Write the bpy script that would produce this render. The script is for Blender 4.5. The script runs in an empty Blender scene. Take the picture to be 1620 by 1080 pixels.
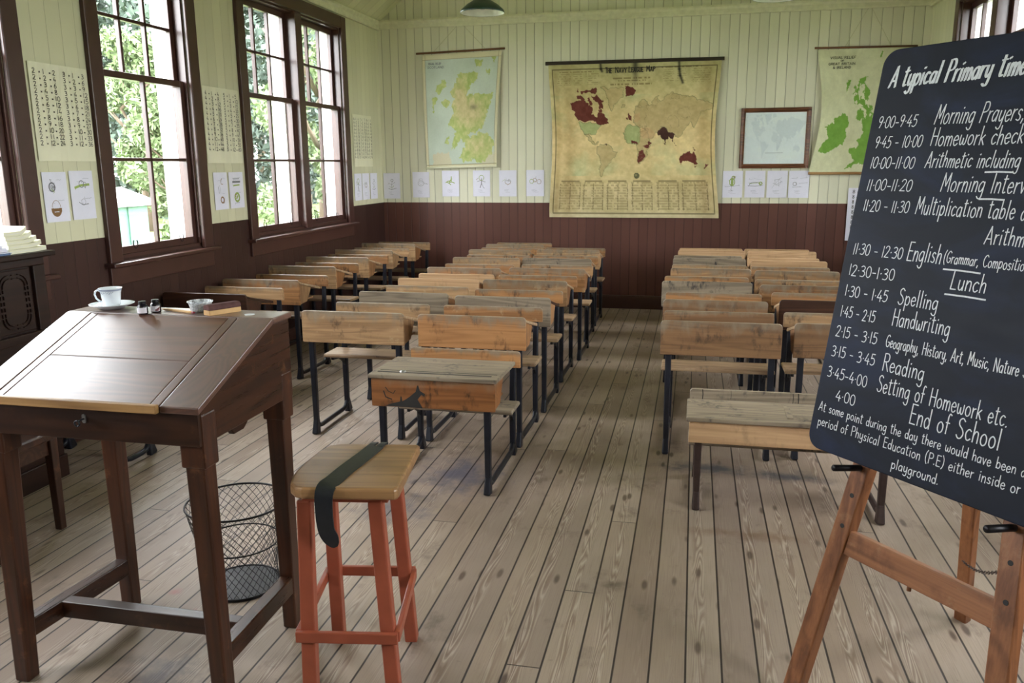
import bpy, bmesh, math, random
import numpy as np
from mathutils import Vector, Matrix, Quaternion

S = bpy.context.scene
COL = S.collection

# ---------------------------------------------------------------- camera
CAM_H = 1.6
cam_data = bpy.data.cameras.new('camera')
cam = bpy.data.objects.new('camera', cam_data)
COL.objects.link(cam)
F_PX, YAW, PITCH, ROLL = 1301.95, 0.2164217, 0.2118418, -0.0070491
cam_data.sensor_width = 36.0
cam_data.lens = F_PX / 1620.0 * 36.0
cam_data.clip_start = 0.05
cam_data.clip_end = 200
_f = Vector((-math.sin(YAW) * math.cos(PITCH), math.cos(YAW) * math.cos(PITCH), -math.sin(PITCH)))
_r = Vector((math.cos(YAW), math.sin(YAW), 0))
_u = _r.cross(_f)
_r2 = math.cos(ROLL) * _r + math.sin(ROLL) * _u
_u2 = -math.sin(ROLL) * _r + math.cos(ROLL) * _u
cam.matrix_world = Matrix(((_r2.x, _u2.x, -_f.x, 0), (_r2.y, _u2.y, -_f.y, 0), (_r2.z, _u2.z, -_f.z, CAM_H), (0, 0, 0, 1)))
S.camera = cam

# ---------------------------------------------------------------- world and exposure
world = bpy.data.worlds.new('overcast_sky')
S.world = world
world.use_nodes = True
wn = world.node_tree
bg = wn.nodes['Background']
_tc = wn.nodes.new('ShaderNodeTexCoord')
_sx = wn.nodes.new('ShaderNodeSeparateXYZ')
_cr = wn.nodes.new('ShaderNodeValToRGB')
wn.links.new(_tc.outputs['Generated'], _sx.inputs[0])
wn.links.new(_sx.outputs['Z'], _cr.inputs[0])
wn.links.new(_cr.outputs[0], bg.inputs['Color'])
_cr.color_ramp.elements[0].position = 0.0
_cr.color_ramp.elements[0].color = (0.84, 0.84, 0.88, 1)
_cr.color_ramp.elements[1].position = 0.7
_cr.color_ramp.elements[1].color = (0.95, 0.94, 1.0, 1)
bg.inputs['Strength'].default_value = 8.0

S.view_settings.view_transform = 'Standard'
S.view_settings.look = 'None'
S.view_settings.exposure = 2.2
S.view_settings.gamma = 1.0
S.view_settings.use_curve_mapping = False
S.cycles.max_bounces = 10
S.cycles.diffuse_bounces = 6
S.cycles.transparent_max_bounces = 16

# room dimensions (metres; the camera stands at x = y = 0)
XL, XR, YB, YF = -3.56, 2.21, 9.24, -2.4
DADO, CORN = 1.176, 3.09
CEIL_K = 0.79
CEIL_FLAT = 4.35


# ---------------------------------------------------------------- node helpers
def lin(r, g, b):
    def f(c):
        c = c / 255.0
        return c / 12.92 if c <= 0.04045 else ((c + 0.055) / 1.055) ** 2.4
    return (f(r), f(g), f(b), 1.0)


class NT:
    """small wrapper to build a node material"""
    def __init__(self, name):
        self.m = bpy.data.materials.new(name)
        self.m.use_nodes = True
        self.t = self.m.node_tree
        self.b = self.t.nodes['Principled BSDF']
        self.out = self.t.nodes['Material Output']

    def n(self, kind, **kw):
        nd = self.t.nodes.new('ShaderNode' + kind)
        for k, v in kw.items():
            setattr(nd, k, v)
        return nd

    def l(self, a, b):
        self.t.links.new(a, b)

    def val(self, sock, v):
        if hasattr(v, 'links') or isinstance(v, bpy.types.NodeSocket):
            self.l(v, sock)
        else:
            sock.default_value = v

    def math(self, op, a, b=None, c=None, clamp=False):
        nd = self.n('Math', operation=op, use_clamp=clamp)
        self.val(nd.inputs[0], a)
        if b is not None:
            self.val(nd.inputs[1], b)
        if c is not None:
            self.val(nd.inputs[2], c)
        return nd.outputs[0]

    def mix(self, fac, a, b, mode='MIX'):
        nd = self.n('Mix', data_type='RGBA', blend_type=mode)
        self.val(nd.inputs[0], fac)
        self.val(nd.inputs[6], a)
        self.val(nd.inputs[7], b)
        return nd.outputs[2]

    def ramp(self, fac, stops, mode='LINEAR'):
        nd = self.n('ValToRGB')
        cr = nd.color_ramp
        cr.interpolation = mode
        while len(cr.elements) > 1:
            cr.elements.remove(cr.elements[0])
        cr.elements[0].position = stops[0][0]
        cr.elements[0].color = stops[0][1]
        for p, c in stops[1:]:
            e = cr.elements.new(p)
            e.color = c
        self.l(fac, nd.inputs[0])
        return nd.outputs[0]

    def step(self, fac, a, b):
        nd = self.n('MapRange', interpolation_type='SMOOTHSTEP')
        self.l(fac, nd.inputs[0])
        nd.inputs[1].default_value = a
        nd.inputs[2].default_value = b
        return nd.outputs[0]

    def noise(self, vec, scale, detail=3, rough=0.5, dist=0.0):
        nd = self.n('TexNoise')
        nd.inputs['Scale'].default_value = scale
        nd.inputs['Detail'].default_value = detail
        nd.inputs['Roughness'].default_value = rough
        nd.inputs['Distortion'].default_value = dist
        if vec is not None:
            self.l(vec, nd.inputs['Vector'])
        return nd.outputs[0]

    def coord(self, out='Object'):
        return self.n('TexCoord').outputs[out]

    def scale(self, vec, sx, sy, sz):
        nd = self.n('VectorMath', operation='MULTIPLY')
        self.l(vec, nd.inputs[0])
        nd.inputs[1].default_value = (sx, sy, sz)
        return nd.outputs[0]

    def add(self, vec, other):
        nd = self.n('VectorMath', operation='ADD')
        self.l(vec, nd.inputs[0])
        self.val(nd.inputs[1], other)
        return nd.outputs[0]

    def rnd(self):
        return self.n('ObjectInfo').outputs['Random']

    def bump(self, h, strength=0.2, dist=0.01):
        nd = self.n('Bump')
        nd.inputs['Strength'].default_value = strength
        nd.inputs['Distance'].default_value = dist
        self.l(h, nd.inputs['Height'])
        self.l(nd.outputs[0], self.b.inputs['Normal'])

    def done(self, color=None, rough=None, metal=None, spec=None):
        if color is not None:
            self.val(self.b.inputs['Base Color'], color)
        if rough is not None:
            self.val(self.b.inputs['Roughness'], rough)
        if metal is not None:
            self.val(self.b.inputs['Metallic'], metal)
        if spec is not None:
            self.b.inputs['Specular IOR Level'].default_value = spec
        return self.m


def plain(name, rgb, rough=0.6, metal=0.0, spec=0.4, var=0.08, vscale=20.0):
    k = NT(name)
    c = lin(*rgb)
    n = k.noise(k.coord(), vscale, 3)
    lo = tuple(x * (1 - var) for x in c[:3]) + (1,)
    hi = tuple(min(1, x * (1 + var)) for x in c[:3]) + (1,)
    return k.done(k.ramp(n, [(0.3, lo), (0.7, hi)]), rough, metal, spec)


def wood(name, dark, light, axis='X', grain=26.0, rough=0.45, random_amt=0.25, stain=0.0, stain_rgb=(40, 30, 26),
         wear=0.0, wear_rgb=(190, 160, 120), spec=0.4, alt=None, bump=0.12, grime=0.0, coat=0.0):
    """grained wood; the grain runs along one object axis"""
    k = NT(name)
    co = k.coord()
    r = k.rnd()
    off = k.n('CombineXYZ')
    k.l(k.math('MULTIPLY', r, 37.0), off.inputs[0])
    k.l(k.math('MULTIPLY', r, 91.0), off.inputs[1])
    k.l(k.math('MULTIPLY', r, 53.0), off.inputs[2])
    v = k.add(co, off.outputs[0])
    st = {'X': (0.07, 1, 1), 'Y': (1, 0.07, 1), 'Z': (1, 1, 0.07)}[axis]
    vs = k.scale(v, *st)
    big = k.noise(vs, 9.0, 2, 0.5, 0.5)
    rings = k.math('SINE', k.math('MULTIPLY', big, grain * 2.2))
    rings = k.math('MULTIPLY_ADD', rings, 0.5, 0.5)
    st2 = tuple(s if s == 1 else s * 0.4 for s in st)
    fine = k.noise(k.scale(v, *st2), 170.0, 4, 0.6)
    tone = k.noise(k.scale(v, *tuple(s * 0.6 for s in st)), 3.0, 2, 0.5)
    g = k.math('ADD', k.math('MULTIPLY_ADD', rings, 0.26, k.math('MULTIPLY', fine, 0.44)), k.math('MULTIPLY', tone, 0.30))
    col = k.ramp(g, [(0.25, lin(*dark)), (0.75, lin(*light))])
    if alt is not None:
        am = k.math('FRACT', k.math('MULTIPLY', r, 7.31))
        col = k.mix(k.step(am, 0.25, 0.8), col, k.mix(1.0, col, lin(*alt), 'MULTIPLY'))
    if random_amt:
        gain = k.math('MULTIPLY_ADD', k.math('FRACT', k.math('MULTIPLY', r, 13.7)), random_amt * 2, 1 - random_amt)
        cb = k.n('CombineXYZ')
        for i in range(3):
            k.l(gain, cb.inputs[i])
        col = k.mix(1.0, col, cb.outputs[0], 'MULTIPLY')
    if stain:
        s1 = k.noise(k.add(v, (5.1, 2.2, 7.7)), 7.0, 4, 0.65)
        s2 = k.noise(k.scale(v, 1, 1, 0.35), 38.0, 3, 0.6)
        s = k.math('MULTIPLY', k.step(s1, 0.5, 0.68), k.step(s2, 0.42, 0.62))
        col = k.mix(k.math('MULTIPLY', s, stain), col, lin(*stain_rgb))
    if wear:
        w1 = k.noise(k.add(v, (1.7, 9.2, 3.3)), 11.0, 5, 0.7)
        col = k.mix(k.math('MULTIPLY', k.step(w1, 0.58, 0.7), wear), col, lin(*wear_rgb))
    if grime:
        gz = k.n('SeparateXYZ')
        k.l(k.coord('Generated'), gz.inputs[0])
        gn = k.noise(k.scale(v, 1, 1, 0.5), 16.0, 4, 0.6)
        gm = k.step(k.math('ADD', gz.outputs['Z'], k.math('MULTIPLY_ADD', gn, 0.9, -0.45)), 0.62, 1.02)
        col = k.mix(k.math('MULTIPLY', gm, grime), col, k.mix(gn, lin(62, 54, 46), lin(150, 140, 122)))
    if coat:
        k.b.inputs['Coat Weight'].default_value = coat
        k.b.inputs['Coat Roughness'].default_value = 0.3
    k.bump(g, bump, 0.002)
    rr = k.math('MULTIPLY_ADD', fine, 0.2, rough - 0.1)
    return k.done(col, rr, 0.0, spec)


def boards(name, rgb, axis, period=0.0975, line=(120, 116, 84), line_w=0.035, rough=0.55, var=0.06, shift=0.0, spec=0.3,
           marks=0.0):
    """painted tongue and groove boarding: V grooves every 'period' along an axis"""
    k = NT(name)
    co = k.coord()
    sp = k.n('SeparateXYZ')
    k.l(co, sp.inputs[0])
    a = k.math('ADD', k.math('DIVIDE', sp.outputs[axis], period), 50.0 + shift)
    fr = k.math('FRACT', a)
    d = k.math('ABSOLUTE', k.math('SUBTRACT', fr, 0.5))          # 0.5 at the joint
    wn_ = k.n('TexWhiteNoise', noise_dimensions='1D')
    k.l(k.math('FLOOR', a), wn_.inputs['W'])
    bead = k.math('ABSOLUTE', k.math('SUBTRACT', fr, 0.88))
    groove = k.step(d, 0.5 - line_w, 0.5 - line_w * 0.3)
    c = lin(*rgb)
    lo = tuple(x * (1 - var) for x in c[:3]) + (1,)
    hi = tuple(min(1, x * (1 + var)) for x in c[:3]) + (1,)
    n = k.noise(co, 2.2, 4, 0.6)
    t = k.math('MULTIPLY_ADD', wn_.outputs[0], 0.5, k.math('MULTIPLY', n, 0.5))
    col = k.ramp(t, [(0.25, lo), (0.75, hi)])
    strength = k.math('MULTIPLY_ADD', wn_.outputs[0], 0.5, 0.3)
    col = k.mix(k.math('MULTIPLY', groove, strength), col, lin(*line))
    beadf = k.math('SUBTRACT', 1.0, k.step(bead, 0.0, 0.03))
    col = k.mix(k.math('MULTIPLY', beadf, 0.10), col, lin(*line))
    if marks:
        m1 = k.noise(k.scale(co, 1, 1, 1), 14.0, 5, 0.7)
        col = k.mix(k.math('MULTIPLY', k.step(m1, 0.62, 0.75), marks), col, lin(30, 18, 16))
    h = k.math('SUBTRACT', 1.0, groove)
    k.bump(h, 0.6, 0.006)
    return k.done(col, rough, 0.0, spec)


# ---------------------------------------------------------------- materials
M = {}
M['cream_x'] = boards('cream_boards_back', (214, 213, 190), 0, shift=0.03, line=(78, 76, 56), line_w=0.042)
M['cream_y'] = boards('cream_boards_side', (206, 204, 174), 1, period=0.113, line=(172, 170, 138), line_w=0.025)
M['cream_ceiling'] = boards('cream_boards_ceiling', (212, 212, 180), 1, period=0.16, line=(120, 118, 80), line_w=0.02)
M['cream_plain'] = plain('cream_paint', (214, 213, 186), 0.5)
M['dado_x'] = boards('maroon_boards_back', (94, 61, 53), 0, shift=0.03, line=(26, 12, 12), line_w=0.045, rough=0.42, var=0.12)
M['dado_y'] = boards('maroon_boards_side_shaded', (58, 37, 32), 1, line=(38, 24, 20), line_w=0.03, rough=0.40, var=0.12)  # maroon of the back boards with the side wall's shade put into the colour
M['maroon'] = plain('maroon_gloss_paint', (66, 41, 35), 0.32, 0, 0.5, 0.1, 9)
M['shed_roof'] = plain('pale_shed_roof', (170, 176, 172), 0.6)
M['white_ext'] = plain('white_exterior_paint', (236, 236, 232), 0.6)
M['white_paint'] = plain('white_enamel', (232, 236, 230), 0.35)
M['paper'] = plain('white_paper', (222, 222, 236), 0.75, 0, 0.2, 0.02)
M['paper_cream'] = plain('cream_paper', (224, 222, 196), 0.75, 0, 0.2, 0.03, 4)
M['desk_wood'] = wood('school_desk_wood', (128, 98, 68), (176, 142, 104), 'X', 26, 0.42, 0.2, 0.85, wear=0.3, grime=0.75,
                      wear_rgb=(196, 176, 140), alt=(236, 214, 192))
M['desk_wood_end'] = wood('school_desk_end_grain', (112, 80, 52), (170, 134, 96), 'Z', 22, 0.45, 0.2, 0.4, alt=(236, 214, 192))
M['desk_orange'] = wood('varnished_orange_wood', (110, 68, 36), (146, 96, 56), 'X', 24, 0.38, 0.05, 0.9, stain_rgb=(28, 16, 12), grime=0.35)
M['desk_dark'] = wood('dark_varnished_wood', (40, 24, 18), (74, 46, 32), 'X', 24, 0.35, 0.1, 0.3)
M['desk_brown_shaded'] = wood('shaded_brown_wood', (96, 70, 48), (130, 98, 68), 'X', 26, 0.42, 0.05, 0.8, grime=0.6)  # darker desk wood: shade on the front right desks is in the colour
M['desk_amber'] = wood('amber_wood', (142, 98, 60), (176, 128, 82), 'X', 26, 0.42, 0.05, 0.7, grime=0.8)
M['desk_grey'] = wood('grey_weathered_wood', (98, 86, 72), (144, 130, 110), 'X', 26, 0.5, 0.1, 0.9, stain_rgb=(26, 28, 34))
M['desk_pale'] = wood('pale_pine_wood', (158, 124, 90), (192, 158, 120), 'X', 20, 0.45, 0.05, 0.25)
M['lid_wood'] = wood('worn_lid_wood', (116, 92, 68), (182, 154, 122), 'X', 26, 0.36, 0.2, 0.7, stain_rgb=(36, 30, 30))
M['iron'] = plain('black_iron', (26, 28, 36), 0.38, 0.3, 0.5, 0.2, 30)
M['iron_blue'] = plain('worn_blue_black_iron', (34, 36, 44), 0.36, 0.35, 0.5, 0.25, 14)
M['iron_brown'] = plain('rusty_iron', (58, 44, 40), 0.5, 0.3, 0.4, 0.2, 30)
M['steel'] = plain('worn_steel', (170, 168, 166), 0.3, 0.9, 0.5)
M['mahogany'] = wood('dark_mahogany_x', (28, 14, 7), (54, 29, 15), 'X', 24, 0.34, 0.0, 0.3, stain_rgb=(20, 8, 6), wear=0.12,
                     wear_rgb=(140, 90, 56), spec=0.5)
M['mahogany_z'] = wood('dark_mahogany_z', (40, 20, 11), (74, 40, 22), 'Z', 22, 0.36, 0.1, 0.3, stain_rgb=(20, 8, 6), wear=0.35,
                       wear_rgb=(128, 82, 52), spec=0.5)
M['mahogany_y'] = wood('dark_mahogany_y', (32, 16, 8), (62, 33, 17), 'Y', 22, 0.3, 0.05, 0.3, stain_rgb=(20, 8, 6), wear=0.3,
                       wear_rgb=(150, 100, 62), spec=0.5)
M['mahogany_top'] = wood('polished_mahogany_x', (72, 44, 34), (104, 68, 52), 'X', 30, 0.36, 0.06, 0.0, spec=0.7, bump=0.05, coat=0.7)
M['mahogany_top_y'] = wood('polished_mahogany_y', (68, 42, 32), (96, 62, 47), 'Y', 30, 0.36, 0.06, 0.0, spec=0.7, bump=0.05, coat=0.7)
M['lip_wood'] = wood('pale_lip_wood', (120, 86, 48), (172, 132, 82), 'X', 18, 0.45, 0.0, 0.2)
M['organ_wood'] = wood('dark_carved_wood', (26, 14, 10), (46, 27, 20), 'Y', 20, 0.36, 0.0)
M['seat_wood'] = wood('stool_seat_wood', (116, 84, 54), (160, 122, 82), 'X', 18, 0.32, 0.0, 0.35, stain_rgb=(70, 44, 24), spec=0.5)
M['terracotta'] = plain('terracotta_paint', (146, 74, 52), 0.4, 0, 0.45, 0.1, 16)
M['leather'] = plain('black_leather', (30, 33, 38), 0.33, 0, 0.5, 0.15, 60)
M['wire'] = plain('black_wire', (26, 24, 26), 0.4, 0.5)
M['easel_wood'] = wood('easel_pine', (98, 58, 34), (150, 98, 62), 'Z', 22, 0.42, 0.1, 0.5, stain_rgb=(66, 36, 20), wear=0.1)
M['easel_wood_x'] = wood('easel_pine_rail', (98, 60, 36), (154, 102, 66), 'X', 22, 0.42, 0.1, 0.4, stain_rgb=(66, 36, 20), wear=0.2)
M['chalk'] = plain('white_chalk', (214, 218, 222), 0.9, 0, 0.1, 0.12, 160)
M['ink'] = plain('black_ink', (38, 36, 34), 0.7)
M['grey_ink'] = plain('grey_ink', (120, 122, 130), 0.8)
M['green_ink'] = plain('green_crayon', (150, 170, 96), 0.8)
M['brown_ink'] = plain('brown_crayon', (138, 104, 70), 0.8)
M['pale_ink'] = plain('pale_grey_ink', (176, 178, 190), 0.8)
M['map_rod_dark'] = plain('dark_rod_paint', (44, 34, 24), 0.45)
M['map_rod'] = wood('rod_wood', (84, 52, 30), (120, 80, 48), 'X', 20, 0.5, 0.0)
M['string'] = plain('pale_string', (180, 178, 140), 0.8)
M['frame_wood'] = wood('picture_frame_wood', (70, 40, 26), (124, 78, 52), 'X', 20, 0.35, 0.0)
M['porcelain'] = plain('white_porcelain', (224, 230, 236), 0.12, 0, 0.6, 0.02)
M['porcelain_band'] = plain('blue_grey_band', (150, 158, 178), 0.2)
M['dark_ink'] = plain('dark_ink_glass', (24, 20, 30), 0.1, 0, 0.6)
M['bottle_label'] = plain('white_bottle_label', (220, 214, 222), 0.6)
M['red_ink'] = plain('red_ink', (120, 40, 50), 0.4)
M['felt'] = plain('dark_felt', (92, 66, 64), 0.95, 0, 0.1, 0.2, 40)
M['eraser_wood'] = plain('pale_eraser_wood', (196, 156, 104), 0.6)
M['blue_card'] = plain('blue_card', (96, 116, 150), 0.6)
M['lamp_green'] = plain('green_enamel', (30, 52, 40), 0.3)
M['grass'] = plain('grass_ground', (92, 104, 62), 0.9, 0, 0.1, 0.35, 1.5)
M['leaf'] = plain('tree_leaf', (68, 80, 71), 0.7, 0, 0.2, 0.35, 0.9)
M['leaf_pale'] = plain('pale_tree_leaf', (90, 104, 72), 0.7, 0, 0.2, 0.3, 0.9)
M['bark'] = plain('tree_bark', (78, 66, 54), 0.9)
M['shed_green'] = plain('pale_green_paint', (72, 106, 92), 0.6)


def make_special():
    # glass pane: mostly clear, with a faint reflection
    k = NT('window_glass')
    tr = k.n('BsdfTransparent')
    tr.inputs[0].default_value = (0.96, 0.98, 0.97, 1)
    gl = k.n('BsdfGlossy')
    gl.inputs['Roughness'].default_value = 0.03
    lw = k.n('LayerWeight')
    lw.inputs[0].default_value = 0.5
    f5 = k.math('POWER', lw.outputs['Facing'], 4.0)
    mx = k.n('MixShader')
    k.l(k.math('MULTIPLY_ADD', f5, 0.5, 0.03), mx.inputs[0])
    k.l(tr.outputs[0], mx.inputs[1])
    k.l(gl.outputs[0], mx.inputs[2])
    k.l(mx.outputs[0], k.out.inputs[0])
    M['glass'] = k.m
    # little clear dish
    k = NT('dish_glass')
    tr = k.n('BsdfTransparent')
    tr.inputs[0].default_value = (0.93, 0.95, 0.96, 1)
    df = k.n('BsdfPrincipled')
    df.inputs['Base Color'].default_value = lin(214, 218, 222)
    df.inputs['Roughness'].default_value = 0.1
    mx = k.n('MixShader')
    nz = k.noise(k.coord(), 90.0, 3, 0.6)
    k.l(k.step(nz, 0.25, 0.75), mx.inputs[0])
    k.l(tr.outputs[0], mx.inputs[1])
    k.l(df.outputs[0], mx.inputs[2])
    k.l(mx.outputs[0], k.out.inputs[0])
    M['dish_glass'] = k.m
    # painted sheets (colour stored per vertex)
    k = NT('printed_map_paper')
    at = k.n('Attribute', attribute_name='paint')
    fb = k.noise(k.coord(), 60.0, 4, 0.6)
    col = k.mix(0.12, at.outputs['Color'], k.ramp(fb, [(0.3, (0.5, 0.48, 0.4, 1)), (0.7, (1, 1, 1, 1))]), 'MULTIPLY')
    M['map_paper'] = k.done(col, 0.55, 0, 0.3)
    # slate blackboard
    k = NT('blackboard_slate')
    co = k.coord()
    n1 = k.noise(k.scale(co, 1, 1, 2.2), 2.6, 5, 0.62, 0.8)
    n2 = k.noise(k.scale(co, 1.0, 1, 4.0), 9.0, 4, 0.6)
    s = k.math('MULTIPLY', k.step(n1, 0.42, 0.78), k.math('MULTIPLY_ADD', n2, 0.7, 0.3))
    col = k.ramp(s, [(0.0, lin(11, 17, 32)), (0.55, lin(24, 34, 60)), (1.0, lin(58, 68, 92))])
    M['slate'] = k.done(col, k.math('MULTIPLY_ADD', n2, 0.15, 0.5), 0, 0.2)
    # floor boards
    k = NT('worn_pine_floor')
    co = k.coord()
    sp = k.n('SeparateXYZ')
    k.l(co, sp.inputs[0])
    W = 0.1149
    a = k.math('ADD', k.math('DIVIDE', sp.outputs[0], W), 100.0 + 0.7476)
    pid = k.math('FLOOR', a)
    fr = k.math('FRACT', a)
    w1 = k.n('TexWhiteNoise', noise_dimensions='1D')
    k.l(pid, w1.inputs['W'])
    rnd = w1.outputs[0]
    L = 3.6
    yy = k.math('ADD', k.math('DIVIDE', sp.outputs[1], L), k.math('MULTIPLY', rnd, 7.0))
    bid = k.math('FLOOR', yy)
    fy = k.math('FRACT', yy)
    w2 = k.n('TexWhiteNoise', noise_dimensions='2D')
    cb = k.n('CombineXYZ')
    k.l(pid, cb.inputs[0])
    k.l(bid, cb.inputs[1])
    k.l(cb.outputs[0], w2.inputs['Vector'])
    br = w2.outputs[0]
    # per board coordinates
    pc = k.n('CombineXYZ')
    k.l(k.math('MULTIPLY', k.math('SUBTRACT', fr, 0.5), W), pc.inputs[0])
    k.l(sp.outputs[1], pc.inputs[1])
    k.l(k.math('MULTIPLY', br, 40.0), pc.inputs[2])
    g1 = k.noise(k.scale(pc.outputs[0], 16.0, 1.0, 1.0), 1.0, 2.0, 0.5, 0.15)
    xl = k.math('ADD', k.math('SUBTRACT', fr, 0.5), k.math('MULTIPLY_ADD', br, 0.5, -0.25))
    arch = k.math('MULTIPLY', k.math('MULTIPLY', xl, xl), 3.4)
    ringv = k.math('ADD', k.math('MULTIPLY', g1, 19.0), k.math('MULTIPLY', arch, 4.5))
    rings = k.math('FRACT', ringv)
    tri = k.math('ABSOLUTE', k.math('MULTIPLY_ADD', rings, 2.0, -1.0))
    fine = k.noise(k.scale(pc.outputs[0], 240.0, 5.0, 1.0), 1.0, 3.0, 0.6)
    base = k.ramp(br, [(0.0, lin(132, 114, 99)), (0.35, lin(148, 131, 115)), (0.7, lin(158, 142, 126)), (1.0, lin(138, 122, 109))])
    centre = k.math('SUBTRACT', 1.0, k.step(k.math('ABSOLUTE', xl), 0.06, 0.30))
    pick = k.step(k.math('FRACT', k.math('MULTIPLY', br, 17.3)), 0.25, 0.65)
    gmask = k.math('MULTIPLY', centre, k.math('MULTIPLY_ADD', pick, 0.8, 0.2))
    ringd = k.math('MULTIPLY', k.step(tri, 0.45, 0.9), gmask)
    ringl = k.math('MULTIPLY', k.step(tri, 0.4, 0.05), gmask)
    col = k.mix(k.math('MULTIPLY', ringd, 0.55), base, lin(106, 84, 70))
    col = k.mix(k.math('MULTIPLY', ringl, 0.55), col, lin(184, 170, 154))
    col = k.mix(k.math('MULTIPLY', k.step(fine, 0.45, 0.75), 0.30), col, lin(108, 92, 78))
    # knots
    vo = k.n('TexVoronoi', feature='F1')
    vo.inputs['Scale'].default_value = 1.0
    k.l(k.scale(pc.outputs[0], 10.5, 3.1, 1.0), vo.inputs['Vector'])
    kd = k.math('SUBTRACT', 1.0, k.step(vo.outputs['Distance'], 0.07, 0.17))
    col = k.mix(k.math('MULTIPLY', kd, 0.8), col, lin(72, 56, 46))
    # dirt and ink
    d1 = k.noise(k.scale(co, 1.0, 0.6, 1.0), 1.1, 4, 0.6)
    col = k.mix(k.math('MULTIPLY', k.step(d1, 0.44, 0.68), 0.5), col, lin(108, 92, 80))
    d2 = k.noise(k.scale(co, 1.2, 0.8, 1.0), 4.2, 5, 0.65)
    col = k.mix(k.math('MULTIPLY', k.step(d2, 0.56, 0.74), 0.55), col, lin(82, 68, 58))
    d5 = k.noise(co, 28.0, 4, 0.7)
    col = k.mix(k.math('MULTIPLY', k.step(d5, 0.62, 0.78), 0.35), col, lin(86, 72, 60))

    def blot(x, y, rx, ry, rgb, amt, seed):
        nonlocal col
        dx = k.math('DIVIDE', k.math('SUBTRACT', sp.outputs[0], x), rx)
        dy = k.math('DIVIDE', k.math('SUBTRACT', sp.outputs[1], y), ry)
        dd = k.math('SQRT', k.math('ADD', k.math('MULTIPLY', dx, dx), k.math('MULTIPLY', dy, dy)))
        nn = k.noise(k.add(co, (seed, seed * 2.0, 0.0)), 9.0, 5, 0.7)
        f = k.step(k.math('ADD', dd, k.math('MULTIPLY', nn, 1.6)), 1.55, 0.75)
        col = k.mix(k.math('MULTIPLY', f, amt), col, lin(*rgb))
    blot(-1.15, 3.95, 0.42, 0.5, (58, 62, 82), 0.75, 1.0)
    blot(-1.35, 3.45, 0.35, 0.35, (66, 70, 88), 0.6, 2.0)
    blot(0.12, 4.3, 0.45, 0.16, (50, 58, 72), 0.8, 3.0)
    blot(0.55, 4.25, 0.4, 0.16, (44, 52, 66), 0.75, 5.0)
    blot(-1.75, 2.4, 0.05, 0.09, (148, 70, 78), 0.6, 4.0)
    blot(-1.9, 2.55, 0.06, 0.05, (148, 70, 78), 0.55, 6.0)
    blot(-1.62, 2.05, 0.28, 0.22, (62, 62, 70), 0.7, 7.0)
    blot(0.3, 3.5, 0.5, 0.1, (112, 86, 66), 0.6, 8.0)
    blot(-0.25, 2.95, 0.1, 0.07, (74, 58, 46), 0.7, 9.0)
    # gaps between boards and at board ends
    gd = k.math('ABSOLUTE', k.math('SUBTRACT', fr, 0.5))
    gap = k.step(gd, 0.458, 0.482)
    eg = k.math('ABSOLUTE', k.math('SUBTRACT', fy, 0.5))
    egap = k.step(eg, 0.4990, 0.4996)
    gg = k.math('MAXIMUM', k.math('MULTIPLY', gap, 0.92), k.math('MULTIPLY', egap, 0.8))
    col = k.mix(gg, col, lin(26, 20, 18))
    hgt = k.math('SUBTRACT', k.math('MULTIPLY_ADD', fine, 0.25, k.math('MULTIPLY', ringl, 0.15)), k.math('MULTIPLY', gg, 1.0))
    k.bump(hgt, 0.4, 0.004)
    rr = k.math('MULTIPLY_ADD', d2, 0.25, 0.36)
    M['floor'] = k.done(col, rr, 0, 0.4)
    # chalky dirty board for the D1 lid etc. uses desk_grey; stains with ink
    k = NT('wire_mesh_black')
    M['wire_mesh'] = k.done(lin(30, 28, 30), 0.4, 0.4, 0.5)


make_special()


# ---------------------------------------------------------------- object helpers
def tag(o, label=None, cat=None, group=None, kind=None):
    if label:
        o['label'] = label
    if cat:
        o['category'] = cat
    if group:
        o['group'] = group
    if kind:
        o['kind'] = kind
    return o


def empty(name, loc=(0, 0, 0), rz=0.0, **kw):
    o = bpy.data.objects.new(name, None)
    o.location = loc
    o.rotation_euler = (0, 0, rz)
    o.empty_display_size = 0.1
    COL.objects.link(o)
    tag(o, **kw)
    return o


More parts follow.
